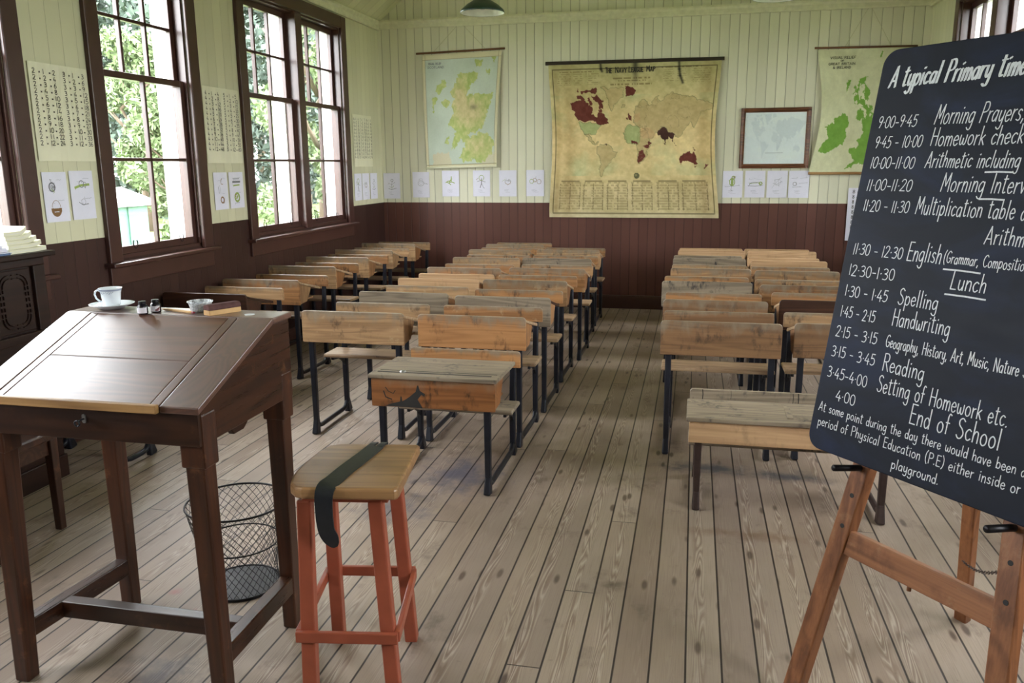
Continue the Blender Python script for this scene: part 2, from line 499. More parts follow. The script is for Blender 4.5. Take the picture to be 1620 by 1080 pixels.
class MB:
    """collects shapes; build() links them as ONE mesh object"""
    def __init__(self):
        self.v, self.f, self.mi, self.mats = [], [], [], []

    def _m(self, mat):
        if mat not in self.mats:
            self.mats.append(mat)
        return self.mats.index(mat)

    def add(self, verts, faces, mat=None):
        b = len(self.v)
        self.v += [tuple(p) for p in verts]
        i = self._m(mat) if mat else 0
        for f in faces:
            self.f.append(tuple(b + q for q in f))
            self.mi.append(i)
        return self

    def hexa(self, p, mat=None):
        """8 corners: bottom 4 (ccw), top 4"""
        return self.add(p, [(3, 2, 1, 0), (4, 5, 6, 7), (0, 1, 5, 4), (1, 2, 6, 5), (2, 3, 7, 6), (3, 0, 4, 7)], mat)

    def box(self, x0, x1, y0, y1, z0, z1, mat=None):
        return self.hexa([(x0, y0, z0), (x1, y0, z0), (x1, y1, z0), (x0, y1, z0),
                          (x0, y0, z1), (x1, y0, z1), (x1, y1, z1), (x0, y1, z1)], mat)

    def bar(self, p0, p1, w, d, mat=None, side=(1, 0, 0), w1=None, d1=None):
        """straight bar of rectangular section w (along side) x d, optional taper"""
        p0, p1 = Vector(p0), Vector(p1)
        t = (p1 - p0).normalized()
        s = Vector(side)
        s = (s - t * s.dot(t)).normalized()
        q = t.cross(s)
        w1 = w if w1 is None else w1
        d1 = d if d1 is None else d1
        c = []
        for p, a, b in ((p0, w, d), (p1, w1, d1)):
            for i, j in ((-1, -1), (1, -1), (1, 1), (-1, 1)):
                c.append(p + s * (i * a / 2) + q * (j * b / 2))
        return self.hexa(c, mat)

    def tube(self, pts, r, n=8, mat=None, cap=True, closed=False):
        pts = [Vector(p) for p in pts]
        m = len(pts)
        rr = r if isinstance(r, (list, tuple)) else [r] * m
        prev = None
        verts = []
        for i, p in enumerate(pts):
            if closed:
                t = pts[(i + 1) % m] - pts[i - 1]
            else:
                t = pts[min(i + 1, m - 1)] - pts[max(i - 1, 0)]
            t.normalize()
            if prev is None:
                a = Vector((0, 0, 1)) if abs(t.z) < 0.9 else Vector((1, 0, 0))
                s = t.cross(a).normalized()
            else:
                s = (prev - t * prev.dot(t)).normalized()
            prev = s
            q = t.cross(s)
            for j in range(n):
                an = 2 * math.pi * j / n
                verts.append(p + (s * math.cos(an) + q * math.sin(an)) * rr[i])
        faces = []
        for i in range(m if closed else m - 1):
            i2 = (i + 1) % m
            for j in range(n):
                j2 = (j + 1) % n
                faces.append((i * n + j, i * n + j2, i2 * n + j2, i2 * n + j))
        if cap and not closed:
            faces.append(tuple(range(n - 1, -1, -1)))
            faces.append(tuple((m - 1) * n + j for j in range(n)))
        return self.add(verts, faces, mat)

    def lathe(self, prof, c=(0, 0, 0), n=32, mat=None):
        """profile of (r, z) about the vertical through c"""
        verts, faces = [], []
        for r, z in prof:
            for j in range(n):
                an = 2 * math.pi * j / n
                verts.append((c[0] + r * math.cos(an), c[1] + r * math.sin(an), c[2] + z))
        for i in range(len(prof) - 1):
            for j in range(n):
                j2 = (j + 1) % n
                faces.append((i * n + j, i * n + j2, (i + 1) * n + j2, (i + 1) * n + j))
        return self.add(verts, faces, mat)

    def prism(self, poly, o, a, b, t, mat=None):
        """polygon in the plane (o; a, b) extruded by the vector t"""
        o, a, b, t = Vector(o), Vector(a), Vector(b), Vector(t)
        n = len(poly)
        lo = [o + a * p[0] + b * p[1] for p in poly]
        hi = [p + t for p in lo]
        if a.cross(b).dot(t) < 0:
            lo, hi = hi, lo
        faces = [tuple(range(n - 1, -1, -1)), tuple(range(n, 2 * n))]
        for i in range(n):
            j = (i + 1) % n
            faces.append((i, j, n + j, n + i))
        return self.add(lo + hi, faces, mat)

    def ribbon(self, pts2, o, a, b, w, lift=0.0, mat=None, th=0.0):
        """flat pen stroke along 2-d points in the plane (o; a, b)"""
        o, a, b = Vector(o), Vector(a), Vector(b)
        nrm = a.cross(b).normalized() * lift
        P = [np.array(p, float) for p in pts2]
        m = len(P)
        if m < 2:
            return self
        verts, faces = [], []
        for i in range(m):
            if i == 0:
                d = P[1] - P[0]
            elif i == m - 1:
                d = P[-1] - P[-2]
            else:
                d1 = P[i] - P[i - 1]
                d2 = P[i + 1] - P[i]
                d = d1 / (np.hypot(*d1) + 1e-9) + d2 / (np.hypot(*d2) + 1e-9)
                if np.hypot(*d) < 0.3:
                    d = d2
            d = d / (np.hypot(*d) + 1e-9)
            e = 0.0
            if i == 0:
                e = -w * 0.35
            if i == m - 1:
                e = w * 0.35
            q = P[i] + d * e
            nx, ny = -d[1] * w / 2, d[0] * w / 2
            for sgn in (1, -1):
                x, y = q[0] + nx * sgn, q[1] + ny * sgn
                verts.append(o + a * x + b * y + nrm)
        for i in range(m - 1):
            faces.append((2 * i, 2 * i + 1, 2 * i + 3, 2 * i + 2))
        return self.add(verts, faces, mat)

    def build(self, name, mat=None, parent=None, bevel=0.0, smooth=False, local=False, seg=2, angle=40):
        """vertices are in world space unless local; they are stored relative to the parent root"""
        me = bpy.data.meshes.new(name)
        vs = self.v
        if parent is not None and not local:
            r = parent
            while r.parent is not None:
                r = r.parent
            rz = r.rotation_euler.z
            c, s = math.cos(-rz), math.sin(-rz)
            lx, ly, lz = r.location
            vs = [((x - lx) * c - (y - ly) * s, (x - lx) * s + (y - ly) * c, z - lz) for x, y, z in vs]
        me.from_pydata(vs, [], self.f)
        mats = list(self.mats)
        if mat is not None and not mats:
            mats = [mat]
        for q in mats:
            me.materials.append(q)
        if len(mats) > 1:
            me.polygons.foreach_set('material_index', self.mi)
        bm = bmesh.new()
        bm.from_mesh(me)
        bmesh.ops.recalc_face_normals(bm, faces=bm.faces)
        bm.to_mesh(me)
        bm.free()
        if smooth:
            me.polygons.foreach_set('use_smooth', [True] * len(me.polygons))
        me.update()
        o = bpy.data.objects.new(name, me)
        COL.objects.link(o)
        if parent is not None:
            o.parent = parent
        if bevel:
            md = o.modifiers.new('bevel', 'BEVEL')
            md.width = bevel
            md.segments = seg
            md.limit_method = 'ANGLE'
            md.angle_limit = math.radians(angle)
        return o


def kids(o):
    return list(o.children)


def copy_tree(o, parent=None):
    c = o.copy()
    COL.objects.link(c)
    if parent is not None:
        c.parent = parent
    for ch in kids(o):
        copy_tree(ch, c)
    return c


def arc(cx, cy, r, a0, a1, n=8):
    return [(cx + r * math.cos(math.radians(a0 + (a1 - a0) * i / n)), cy + r * math.sin(math.radians(a0 + (a1 - a0) * i / n)))
            for i in range(n + 1)]


def round_rect(x0, x1, y0, y1, r, corners=(1, 1, 1, 1), n=6):
    """corners: bl, br, tr, tl"""
    out = []
    for (cx, cy, a, on) in ((x0, y0, 180, corners[0]), (x1, y0, 270, corners[1]), (x1, y1, 0, corners[2]), (x0, y1, 90, corners[3])):
        if on:
            ox = cx + (r if cx == x0 else -r)
            oy = cy + (r if cy == y0 else -r)
            out += arc(ox, oy, r, a, a + 90, n)
        else:
            out.append((cx, cy))
    return out


# ---------------------------------------------------------------- one-stroke handwriting
GL = {
 '0': (5, ['~2.5,10 .8,8.4 .3,5 .8,1.4 2.5,0 4.2,1.4 4.7,5 4.2,8.4 2.5,10']),
 '1': (2, ['1,0 1,10']),
 '2': (5, ['~.4,8 1.4,9.7 3.3,9.8 4.4,8 3.4,5 1.8,2.2 .3,0', '.3,0 4.7,0']),
 '3': (5, ['~.6,9 2.4,10 4.2,8.7 3.7,6.4 1.9,5.4', '~1.9,5.4 4,4.7 4.6,2.6 3.2,.3 .4,.5']),
 '4': (5.2, ['3,10 .3,3.2 5,3.2', '3.7,5.5 3.7,0']),
 '5': (5, ['4.4,10 1.3,10 .9,5.8', '~.9,5.8 3,6.3 4.6,4.4 4.1,1.3 2.2,0 .3,.7']),
 '6': (5, ['~3.9,10 1.7,7.2 .5,3.5 1.2,.5 3.1,.1 4.6,2 4.1,4.6 2.2,5.2 .7,3.6']),
 '7': (5, ['.4,10 4.7,10 1.8,0']),
 '8': (5, ['~2.5,5.4 .8,7.3 1.2,9.4 2.5,10 3.8,9.4 4.2,7.3 2.5,5.4 .5,3 1,.6 2.5,0 4,.6 4.5,3 2.5,5.4']),
 '9': (5, ['~4.4,7.5 3.3,5.1 1.6,5.1 .5,7.2 1.4,9.6 3.2,9.9 4.4,8 4.2,5 2.6,0']),
 '.': (1.6, ['.5,.1 .9,.5']), ',': (1.8, ['1,.6 .5,-1.4']), '-': (4, ['.5,4.2 3.5,4.2']), '*': (1.8, ['.7,4.4 1.1,4.9']),
 '(': (2.6, ['~2.2,11 .8,8 .5,4.5 .9,1 2.2,-1.6']), ')': (2.6, ['~.4,11 1.8,8 2.1,4.5 1.7,1 .4,-1.6']),
 'x': (3.4, ['.5,1.8 2.9,4.6', '.5,4.6 2.9,1.8']), '=': (3.4, ['.4,4 3,4', '.4,2.4 3,2.4']),
 'A': (6, ['.2,0 3.2,10 5.4,0', '1.2,3 4.8,3']),
 'B': (5, ['.6,0 .6,10', '~.6,10 3.6,9.6 4,7.5 3,5.6 .6,5.4', '~.6,5.4 4,5 4.6,2.6 3.6,.4 .6,0']),
 'C': (5.4, ['~5,8.6 3.5,10 1.4,8.4 .5,5 1.4,1.4 3.4,0 5.1,1.4']),
 'D': (5.4, ['.6,0 .6,10', '~.6,10 3.6,9.4 5,6.6 4.9,3.2 3.4,.5 .6,0']),
 'E': (4.6, ['4.2,10 .6,10 .6,0 4.3,0', '.6,5.3 3.8,5.3']),
 'F': (4.4, ['4.2,10 .6,10 .6,0', '.6,5.3 3.6,5.3']),
 'G': (5.8, ['~5,8.7 3.4,10 1.4,8.4 .5,5 1.4,1.3 3.4,0 5.2,1.6 5.3,4', '5.3,4 3.2,4']),
 'H': (5.6, ['.6,0 .6,10', '5,0 5,10', '.6,5.2 5,5.2']),
 'I': (2, ['1,0 1,10']),
 'L': (4.4, ['.8,10 .6,0 4.2,0']),
 'M': (7, ['.5,0 1.2,10 3.5,3 5.8,10 6.5,0']),
 'N': (5.8, ['.6,0 .6,10 5.1,0 5.1,10']),
 'O': (6, ['~3,10 1,8.4 .4,5 1,1.4 3,0 5,1.4 5.6,5 5,8.4 3,10']),
 'P': (5, ['.7,0 .7,10', '~.7,10 3.5,10 4.7,8 4,5.6 .7,5']),
 'R': (5.2, ['.7,0 .7,10', '~.7,10 3.5,10 4.6,8 3.8,5.6 .7,5.2', '2.2,5.2 4.9,0']),
 'S': (5, ['~4.4,8.8 2.8,10 1,8.8 1.2,6.6 3.4,4.8 4.5,2.6 3.4,.4 1.6,.1 .3,1.4']),
 'T': (5, ['.2,10 4.8,10', '2.5,10 2.5,0']),
 'U': (5.4, ['.6,10 .6,3.4', '~.6,3.4 1.2,.8 2.7,0 4.2,.8 4.8,3.4', '4.8,3.4 4.8,10']),
 'V': (5.4, ['.2,10 2.7,0 5.2,10']),
 'Y': (5, ['.2,10 2.5,5 4.8,10', '2.5,5 2.5,0']),
 '&': (5.6, ['~5.2,0 3,4 1.4,7.6 2.2,9.8 3.6,9 3.2,6.8 .8,3.4 1,.8 2.8,0 5,3.4']),
 'a': (4.4, ['~3.7,4.6 2.2,5.4 .7,4 .4,2 1.2,.2 2.6,.4 3.7,2.4', '3.8,5.2 3.8,0']),
 'b': (4.4, ['.6,10 .6,0', '~.6,3 1.8,5.2 3.4,4.8 4,2.6 3.2,.4 1.6,.1 .6,1.6']),
 'c': (3.8, ['~3.5,4.7 2.2,5.4 .8,4.2 .4,2.4 1.2,.4 2.4,.1 3.6,1']),
 'd': (4.4, ['3.8,10 3.8,0', '~3.8,3 2.6,5.2 1,4.8 .4,2.6 1.2,.3 2.6,.3 3.8,2']),
 'e': (4, ['~.5,2.8 3.6,3.2 3,5 1.8,5.4 .6,4 .4,2.2 1.3,.2 2.6,.1 3.7,1.1']),
 'f': (3, ['~3,9.4 2,10 1.3,8.6 1.2,6 1.2,0', '.2,5.4 2.6,5.4']),
 'g': (4.4, ['~3.7,4.6 2.2,5.4 .7,4 .4,2 1.2,.3 2.6,.5 3.7,2.4', '~3.8,5.2 3.8,-1.4 3,-3.4 1.6,-3.4 .4,-2.4']),
 'h': (4.2, ['.6,10 .6,0', '~.6,3 1.8,5.2 3.2,5 3.6,3.4 3.6,0']),
 'i': (1.8, ['.9,5.4 .9,0', '.8,7.6 1.1,8']),
 'k': (4, ['.6,10 .6,0', '3.4,5.2 .6,2.4', '1.4,3.1 3.7,0']),
 'l': (1.8, ['.9,10 .9,0']),
 'm': (6.2, ['.6,5.4 .6,0', '~.6,3 1.5,5.2 2.7,5 3.1,3.2 3.1,0', '~3.1,3 4,5.2 5.2,5 5.6,3.2 5.6,0']),
 'n': (4.2, ['.6,5.4 .6,0', '~.6,3 1.8,5.2 3.2,5 3.6,3.4 3.6,0']),
 'o': (4.4, ['~2.2,5.4 .8,4.4 .4,2.7 .8,.9 2.2,0 3.6,.9 4,2.7 3.6,4.4 2.2,5.4']),
 'p': (4.4, ['.6,5.4 .6,-3.6', '~.6,3 1.8,5.2 3.4,4.8 4,2.6 3.2,.4 1.6,.1 .6,1.6']),
 'r': (3, ['.6,5.4 .6,0', '~.6,3 1.4,4.8 2.8,5.3']),
 's': (3.6, ['~3.1,4.7 1.9,5.4 .8,4.6 1,3.4 2.4,2.5 3.1,1.3 2.2,.1 .4,.6']),
 't': (3.2, ['~1.3,9 1.3,1.4 1.9,.1 3,.5', '.2,7 2.9,7.2']),
 'u': (4.2, ['~.6,5.4 .6,1.8 1.3,.2 2.5,.3 3.5,2.2', '3.6,5.4 3.6,0']),
 'v': (3.8, ['.3,5.4 1.9,0 3.5,5.4']),
 'w': (5.8, ['~.5,5.4 .6,1.6 1.4,.1 2.5,.8 2.9,3.6', '~2.9,3.6 3.3,.8 4.4,.1 5.2,1.6 5.3,5.4']),
 'y': (4.2, ['~.6,5.4 .6,2.2 1.3,.5 2.5,.6 3.5,2.4', '~3.6,5.4 3.6,-1.4 2.8,-3.4 1.4,-3.4 .4,-2.6']),
 ' ': (3.2, []),
}


def _smooth(P, n=4):
    out = []
    m = len(P)
    closed = P[0] == P[-1]
    for i in range(m - 1):
        p0 = P[i - 1] if i > 0 else (P[-2] if closed else P[0])
        p1, p2 = P[i], P[i + 1]
        p3 = P[i + 2] if i + 2 < m else (P[1] if closed else P[-1])
        for s in range(n):
            t = s / n
            q = []
            for c in (0, 1):
                a, b, d, e = p0[c], p1[c], p2[c], p3[c]
                q.append(0.5 * (2 * b + (d - a) * t + (2 * a - 5 * b + 4 * d - e) * t * t + (3 * b - a - 3 * d + e) * t ** 3))
            out.append(tuple(q))
    out.append(P[-1])
    return out


GLYPH = {}
for _ch, (_w, _ss) in GL.items():
    L_ = []
    for s_ in _ss:
        sm = s_.startswith('~')
        P_ = [tuple(float(q) for q in t.split(',')) for t in s_.lstrip('~').split()]
        if sm:
            L_.append(_smooth(P_))
        else:                                        # straight strokes meet in sharp corners
            L_ += [[P_[i], P_[i + 1]] for i in range(len(P_) - 1)]
    GLYPH[_ch] = (_w, L_)


def text_width(t, gap=0.9):
    return sum(GLYPH[c][0] + gap for c in t) - gap


def write(mb, t, o, a, b, w, h, sw, mat, lift=0.0006, slant=0.0, gap=0.9, wob=0.0, rng=None):
    """writes t into mb: baseline starts at o, total width w, capital height h, stroke width sw"""
    tw = text_width(t, gap)
    sx, sy = w / tw, h / 10.0
    x = 0.0
    k = 0
    for c in t:
        gw, strokes = GLYPH[c]
        dy = rng.uniform(-wob, wob) if rng else 0.0
        for s in strokes:
            pts = [((x + px) * sx + slant * py * sy, py * sy + dy) for px, py in s]
            mb.ribbon(pts, o, a, b, sw, lift + 0.00003 * (k % 5), mat)
            k += 1
        x += gw + gap
    return mb

# ================================================================ THE ROOM
def struct(name, mb, mat=None, parent=None, **kw):
    o = mb.build(name, mat, parent, **kw)
    if parent is None:
        o['kind'] = 'structure'
    return o


WT = 0.22                                                    # wall thickness
WIN_Z0, WIN_Z1 = 1.03, 2.95
LEFT_WINDOWS = [[(0.32, 1.23)], [(1.96, 2.84), (2.96, 3.835)], [(4.58, 5.49)], [(6.29, 7.17), (7.29, 8.17)]]
RIGHT_WINDOWS = [[(0.32, 1.23)], [(1.96, 2.84), (2.96, 3.835)], [(4.58, 5.49)], [(6.37, 7.25), (7.37, 8.25)]]

struct('floor', MB().box(XL - WT, XR + WT, YF - WT, YB + WT, -0.12, 0.0), M['floor'])


def side_wall(name, xin, xout, wins):
    mb = MB()
    x0, x1 = min(xin, xout), max(xin, xout)
    top = CORN + 0.10
    ys = [YF]
    for w in wins:
        ys += [w[0][0], w[-1][1]]
    ys.append(YB + WT)
    for i in range(0, len(ys), 2):
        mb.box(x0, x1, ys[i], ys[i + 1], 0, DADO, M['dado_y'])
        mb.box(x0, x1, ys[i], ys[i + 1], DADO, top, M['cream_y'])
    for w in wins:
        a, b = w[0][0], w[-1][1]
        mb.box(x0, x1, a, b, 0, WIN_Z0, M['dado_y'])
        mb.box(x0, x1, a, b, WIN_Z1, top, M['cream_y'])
    return struct(name, mb)


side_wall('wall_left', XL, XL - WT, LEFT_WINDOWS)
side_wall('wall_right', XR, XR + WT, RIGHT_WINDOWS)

# back wall with its gable
mb = MB()
mb.box(XL - WT, XR + WT, YB, YB + WT, 0, DADO, M['dado_x'])
zf = CEIL_FLAT + 0.05
gx = (zf - 3.15) / CEIL_K
mb.prism([(XL - WT, DADO), (XR + WT, DADO), (XR + WT, 3.15), (XR - gx, zf), (XL + gx, zf), (XL - WT, 3.15)],
         (0, YB, 0), (1, 0, 0), (0, 0, 1), (0, WT, 0), M['cream_x'])
struct('wall_back', mb)

# wall behind the camera
mb = MB()
mb.box(XL - WT, XR + WT, YF - WT, YF, 0, DADO, M['dado_x'])
mb.box(XL - WT, XR + WT, YF - WT, YF, DADO, 4.4, M['cream_x'])
struct('wall_front', mb)

# ceiling: two slopes and a flat collar
mb = MB()
gx = (CEIL_FLAT - 3.15) / CEIL_K
t = 0.06
mb.prism([(XL - WT, 3.15 - WT * CEIL_K), (XL + gx, CEIL_FLAT), (XR - gx, CEIL_FLAT), (XR + WT, 3.15 - WT * CEIL_K),
          (XR + WT, 3.25), (XR - gx, CEIL_FLAT + t), (XL + gx, CEIL_FLAT + t), (XL - WT, 3.25)],
         (0, YF - WT, 0), (1, 0, 0), (0, 0, 1), (0, YB - YF + 2 * WT, 0), M['cream_ceiling'])
struct('ceiling', mb)

# cornices and skirting
COR = [(0, 0), (0.028, 0.0), (0.034, 0.012), (0.034, 0.05), (0.052, 0.07), (0.052, 0.09), (0, 0.09)]
mb = MB()
mb.prism(COR, (XL, YF, CORN - 0.01), (1, 0, 0), (0, 0, 1), (0, YB - YF, 0))
struct('trim_1', mb, M['cream_plain'])
mb = MB()
mb.prism(COR, (XL, YB, CORN), (0, -1, 0), (0, 0, 1), (XR - XL, 0, 0))
struct('trim_2', mb, M['cream_plain'])
mb = MB()
mb.prism(COR, (XR, YF, CORN - 0.01), (-1, 0, 0), (0, 0, 1), (0, YB - YF, 0))
struct('trim_3', mb, M['cream_plain'])
SK = [(0, 0), (0.02, 0), (0.02, 0.13), (0.012, 0.15), (0, 0.15)]
for nm, o, a, t in (('baseboard_back', (XL, YB, 0), (0, -1, 0), (XR - XL, 0, 0)),
                    ('baseboard_left', (XL, YF, 0), (1, 0, 0), (0, YB - YF, 0)),
                    ('baseboard_right', (XR, YF, 0), (-1, 0, 0), (0, YB - YF, 0))):
    struct(nm, MB().prism(SK, o, a, (0, 0, 1), t), M['maroon'])


def window(number, xin, sgn, lights):
    """sash window; sgn = +1 when the room lies towards +x"""
    root = empty('window_%d' % number, (xin, lights[0][0], 0))
    root['kind'] = 'structure'
    X = lambda d: xin - sgn * d                              # d = depth into the wall (negative = into the room)

    def bx(mb, d0, d1, y0, y1, z0, z1, mat=None):
        a, b = sorted((X(d0), X(d1)))
        return mb.box(a, b, y0, y1, z0, z1, mat)
    y0, y1 = lights[0][0], lights[-1][1]
    cw = 0.118
    mb = MB()
    bx(mb, -0.03, 0.0, y0 - cw, y0, WIN_Z0 - 0.02, 3.065)
    bx(mb, -0.03, 0.0, y1, y1 + cw, WIN_Z0 - 0.02, 3.065)
    bx(mb, -0.03, 0.0, y0, y1, WIN_Z1, 3.065)
    mb.build('casing', M['maroon'], root, bevel=0.006)
    # jambs, mullions
    mb = MB()
    bx(mb, 0.0, 0.115, y0, y0 + 0.018, WIN_Z0, WIN_Z1)
    bx(mb, 0.0, 0.115, y1 - 0.018, y1, WIN_Z0, WIN_Z1)
    bx(mb, 0.0, 0.115, y0, y1, WIN_Z1 - 0.018, WIN_Z1)
    bx(mb, 0.0, 0.115, y0, y1, WIN_Z0, WIN_Z0 + 0.02)
    mb.build('jamb', M['maroon'], root)
    for i in range(len(lights) - 1):
        mb = MB()
        bx(mb, -0.03, 0.115, lights[i][1], lights[i + 1][0], WIN_Z0, WIN_Z1)
        mb.build('mullion', M['maroon'], root, bevel=0.006)
    # outside lining, painted white
    mb = MB()
    bx(mb, 0.115, WT + 0.02, y0 - 0.04, y0 + 0.02, WIN_Z0 - 0.05, WIN_Z1 + 0.03)
    bx(mb, 0.115, WT + 0.02, y1 - 0.02, y1 + 0.04, WIN_Z0 - 0.05, WIN_Z1 + 0.03)
    bx(mb, 0.115, WT + 0.02, y0 + 0.02, y1 - 0.02, WIN_Z1 - 0.02, WIN_Z1 + 0.03)
    for i in range(len(lights) - 1):
        bx(mb, 0.115, WT + 0.02, lights[i][1] - 0.02, lights[i + 1][0] + 0.02, WIN_Z0, WIN_Z1)
    bx(mb, 0.115, WT + 0.06, y0 - 0.04, y1 + 0.04, WIN_Z0 - 0.06, WIN_Z0)
    mb.build('outer_frame', M['white_ext'], root)
    # sill board
    mb = MB()
    bx(mb, -0.075, 0.02, y0 - cw - 0.03, y1 + cw + 0.03, 0.985, 1.013)
    mb.build('sill', M['maroon'], root, bevel=0.008)
    mb = MB()
    bx(mb, -0.022, 0.0, y0 - cw, y1 + cw, 0.87, 0.985)
    mb.build('apron', M['maroon'], root, bevel=0.004)
    ZM = 2.172
    for (a, b) in lights:
        a += 0.02
        b -= 0.02
        st = 0.042
        low = MB()
        d0, d1 = 0.022, 0.058
        bx(low, d0, d1, a, a + st, WIN_Z0 + 0.02, ZM + 0.02)
        bx(low, d0, d1, b - st, b, WIN_Z0 + 0.02, ZM + 0.02)
        bx(low, d0, d1, a + st, b - st, WIN_Z0 + 0.02, 1.10)
        bx(low, d0, d1, a + st, b - st, ZM - 0.022, ZM + 0.02)
        c = (a + b) / 2
        bx(low, d0 + 0.004, d1, c - 0.011, c + 0.011, 1.10, ZM - 0.022)
        bx(low, d0 + 0.004, d1, a + st, b - st, 1.637, 1.659)
        sash = low.build('lower_sash', M['maroon'], root, bevel=0.003)
        pn = MB()
        bx(pn, 0.045, 0.048, a + st - 0.005, b - st + 0.005, 1.09, ZM - 0.015)
        pn.build('panes', M['glass'], sash)
        for yy in (a + 0.18, b - 0.18):                      # small hook shaped sash lifts
            h = MB()
            pts = [(X(d0 + 0.002), yy + 0.022 * math.sin(q), 1.108 - 0.03 * math.cos(q)) for q in np.linspace(-2.4, 2.4, 12)]
            h.tube(pts, 0.004, 6)
            h.build('sash_lift', M['wire'], sash)
        up = MB()
        d0, d1 = 0.066, 0.102
        bx(up, d0, d1, a, a + st, ZM - 0.02, WIN_Z1 - 0.018)
        bx(up, d0, d1, b - st, b, ZM - 0.02, WIN_Z1 - 0.018)
        bx(up, d0, d1, a + st, b - st, WIN_Z1 - 0.07, WIN_Z1 - 0.018)
        bx(up, d0, d1, a + st, b - st, ZM - 0.02, ZM + 0.02)
        for q in (1, 2):
            c = a + st + (b - a - 2 * st) * q / 3
            bx(up, d0 + 0.004, d1, c - 0.011, c + 0.011, ZM + 0.02, WIN_Z1 - 0.07)
        bx(up, d0 + 0.004, d1, a + st, b - st, 2.52, 2.542)
        sash = up.build('upper_sash', M['maroon'], root, bevel=0.003)
        pn = MB()
        bx(pn, 0.088, 0.091, a + st - 0.005, b - st + 0.005, ZM + 0.01, WIN_Z1 - 0.065)
        pn.build('panes', M['glass'], sash)
    # light portal: guides the sampling of the daylight through this opening
    la = bpy.data.lights.new('window_portal', 'AREA')
    la.shape = 'RECTANGLE'
    la.size = y1 - y0
    la.size_y = WIN_Z1 - WIN_Z0
    la.cycles.is_portal = True
    lo = bpy.data.objects.new('window_portal', la)
    lo.location = (X(WT + 0.03), (y0 + y1) / 2, (WIN_Z0 + WIN_Z1) / 2)
    lo.rotation_euler = (math.pi / 2, 0, -sgn * math.pi / 2)
    COL.objects.link(lo)
    return root


_n = 1
for w in LEFT_WINDOWS[1:] + LEFT_WINDOWS[:1]:
    window(_n, XL, 1, w)
    _n += 1
for w in RIGHT_WINDOWS[::-1]:
    window(_n, XR, -1, w)
    _n += 1
# ================================================================ OUTSIDE
mb = MB()
mb.add([(-60, -40, -0.45), (60, -40, -0.45), (60, 70, -0.45), (-60, 70, -0.45)], [(0, 1, 2, 3)])
mb.box(-60, 60, -40, 70, -0.7, -0.46)
g = mb.build('ground', M['grass'])
g['kind'] = 'structure'


def leaf_mesh(rng, clumps, n, size):
    """many small leaf blades scattered over the shells of several clumps"""
    cs = np.array([c[:3] for c in clumps], float)
    rs = np.array([c[3] for c in clumps], float)
    k = rng.choice(len(clumps), n, p=rs ** 2 / (rs ** 2).sum())
    d = rng.normal(size=(n, 3))
    d /= np.linalg.norm(d, axis=1)[:, None]
    r = rs[k] * (0.62 + 0.42 * rng.random(n))
    p = cs[k] + d * r[:, None]
    u = rng.normal(size=(n, 3))
    u /= np.linalg.norm(u, axis=1)[:, None]
    w = np.cross(u, rng.normal(size=(n, 3)))
    w /= np.linalg.norm(w, axis=1)[:, None]
    s = size * (0.6 + 0.8 * rng.random(n))[:, None]
    v = np.stack([p - u * s, p + w * s * 0.45, p + u * s, p - w * s * 0.45], 1).reshape(-1, 3)
    f = np.arange(4 * n).reshape(n, 4)
    return v, f


def tree(name, x, y, h, spread, label, mat, seed, leaves=5000, size=0.13, low=0.25, group=None, cat='tree'):
    rng = np.random.default_rng(seed)
    root = empty(name, (x, y, -0.45), label=label, cat=cat, group=group)
    tr = MB()
    pts = [(0, 0, 0)]
    for i in range(1, 6):
        pts.append((rng.uniform(-.12, .12) * i, rng.uniform(-.12, .12) * i, h * 0.8 * i / 5))
    tr.tube(pts, [h * 0.022 * (1 - i / 7) for i in range(6)], 8)
    for i in range(9):
        a = rng.uniform(0, 6.28)
        z = h * rng.uniform(0.25, 0.7)
        e = spread * rng.uniform(0.5, 0.9)
        tr.tube([(0, 0, z), (e * 0.5 * math.cos(a), e * 0.5 * math.sin(a), z + h * 0.06), (e * math.cos(a), e * math.sin(a), z + h * 0.16)],
                [h * 0.009, h * 0.006, h * 0.003], 6)
    tr.build('trunk', M['bark'], root, local=True, smooth=True)
    cl = []
    for i in range(26):
        a = rng.uniform(0, 6.28)
        z = h * (low + (1 - low) * rng.random())
        e = spread * math.sqrt(rng.random()) * (1.15 - 0.75 * (z / h - low) / (1 - low))
        cl.append((e * math.cos(a), e * math.sin(a), z, spread * rng.uniform(0.25, 0.45)))
    v, f = leaf_mesh(rng, cl, leaves, size)
    me = bpy.data.meshes.new('crown')
    me.from_pydata(v.tolist(), [], f.tolist())
    me.materials.append(mat)
    o = bpy.data.objects.new('crown', me)
    COL.objects.link(o)
    o.parent = root
    return root


LP, LG = M['leaf_pale'], M['leaf']
tree('birch_tree', -17.2, 23.8, 6.0, 1.3, 'pale young tree behind the pale green shed', LP, 11, 9000, 0.10, 0.12)
tree('leafy_tree', -21.5, 30.5, 16.0, 4.2, 'tall green tree far behind the pale green shed', LG, 12, 22000, 0.19, 0.02)
tree('leafy_tree', -13.8, 20.4, 4.2, 1.2, 'low leafy tree just to the right of the pale green shed', LP, 18, 8000, 0.10, 0.05)
tree('leafy_tree', -19.0, 38.5, 17.0, 4.4, 'tall green tree seen through the left half of the double window', LG, 13, 22000, 0.2, 0.02)
tree('birch_tree', -8.6, 18.4, 8.5, 1.5, 'pale slender tree seen through the right half of the double window', LP, 14, 9000, 0.09, 0.03)
tree('leafy_tree', -12.2, 29.0, 12.0, 2.6, 'green tree behind the pale slender tree, outside the double window', LG, 19, 15000, 0.16, 0.02)
tree('leafy_tree', -10.5, 3.6, 9.0, 3.0, 'green tree outside the window above the carved organ', LG, 16, 9000, 0.14, 0.1)
tree('leafy_tree', -31.0, 56.5, 18.0, 4.8, 'farthest tall tree, behind the others outside the double window', LG, 22, 20000, 0.24, 0.01)
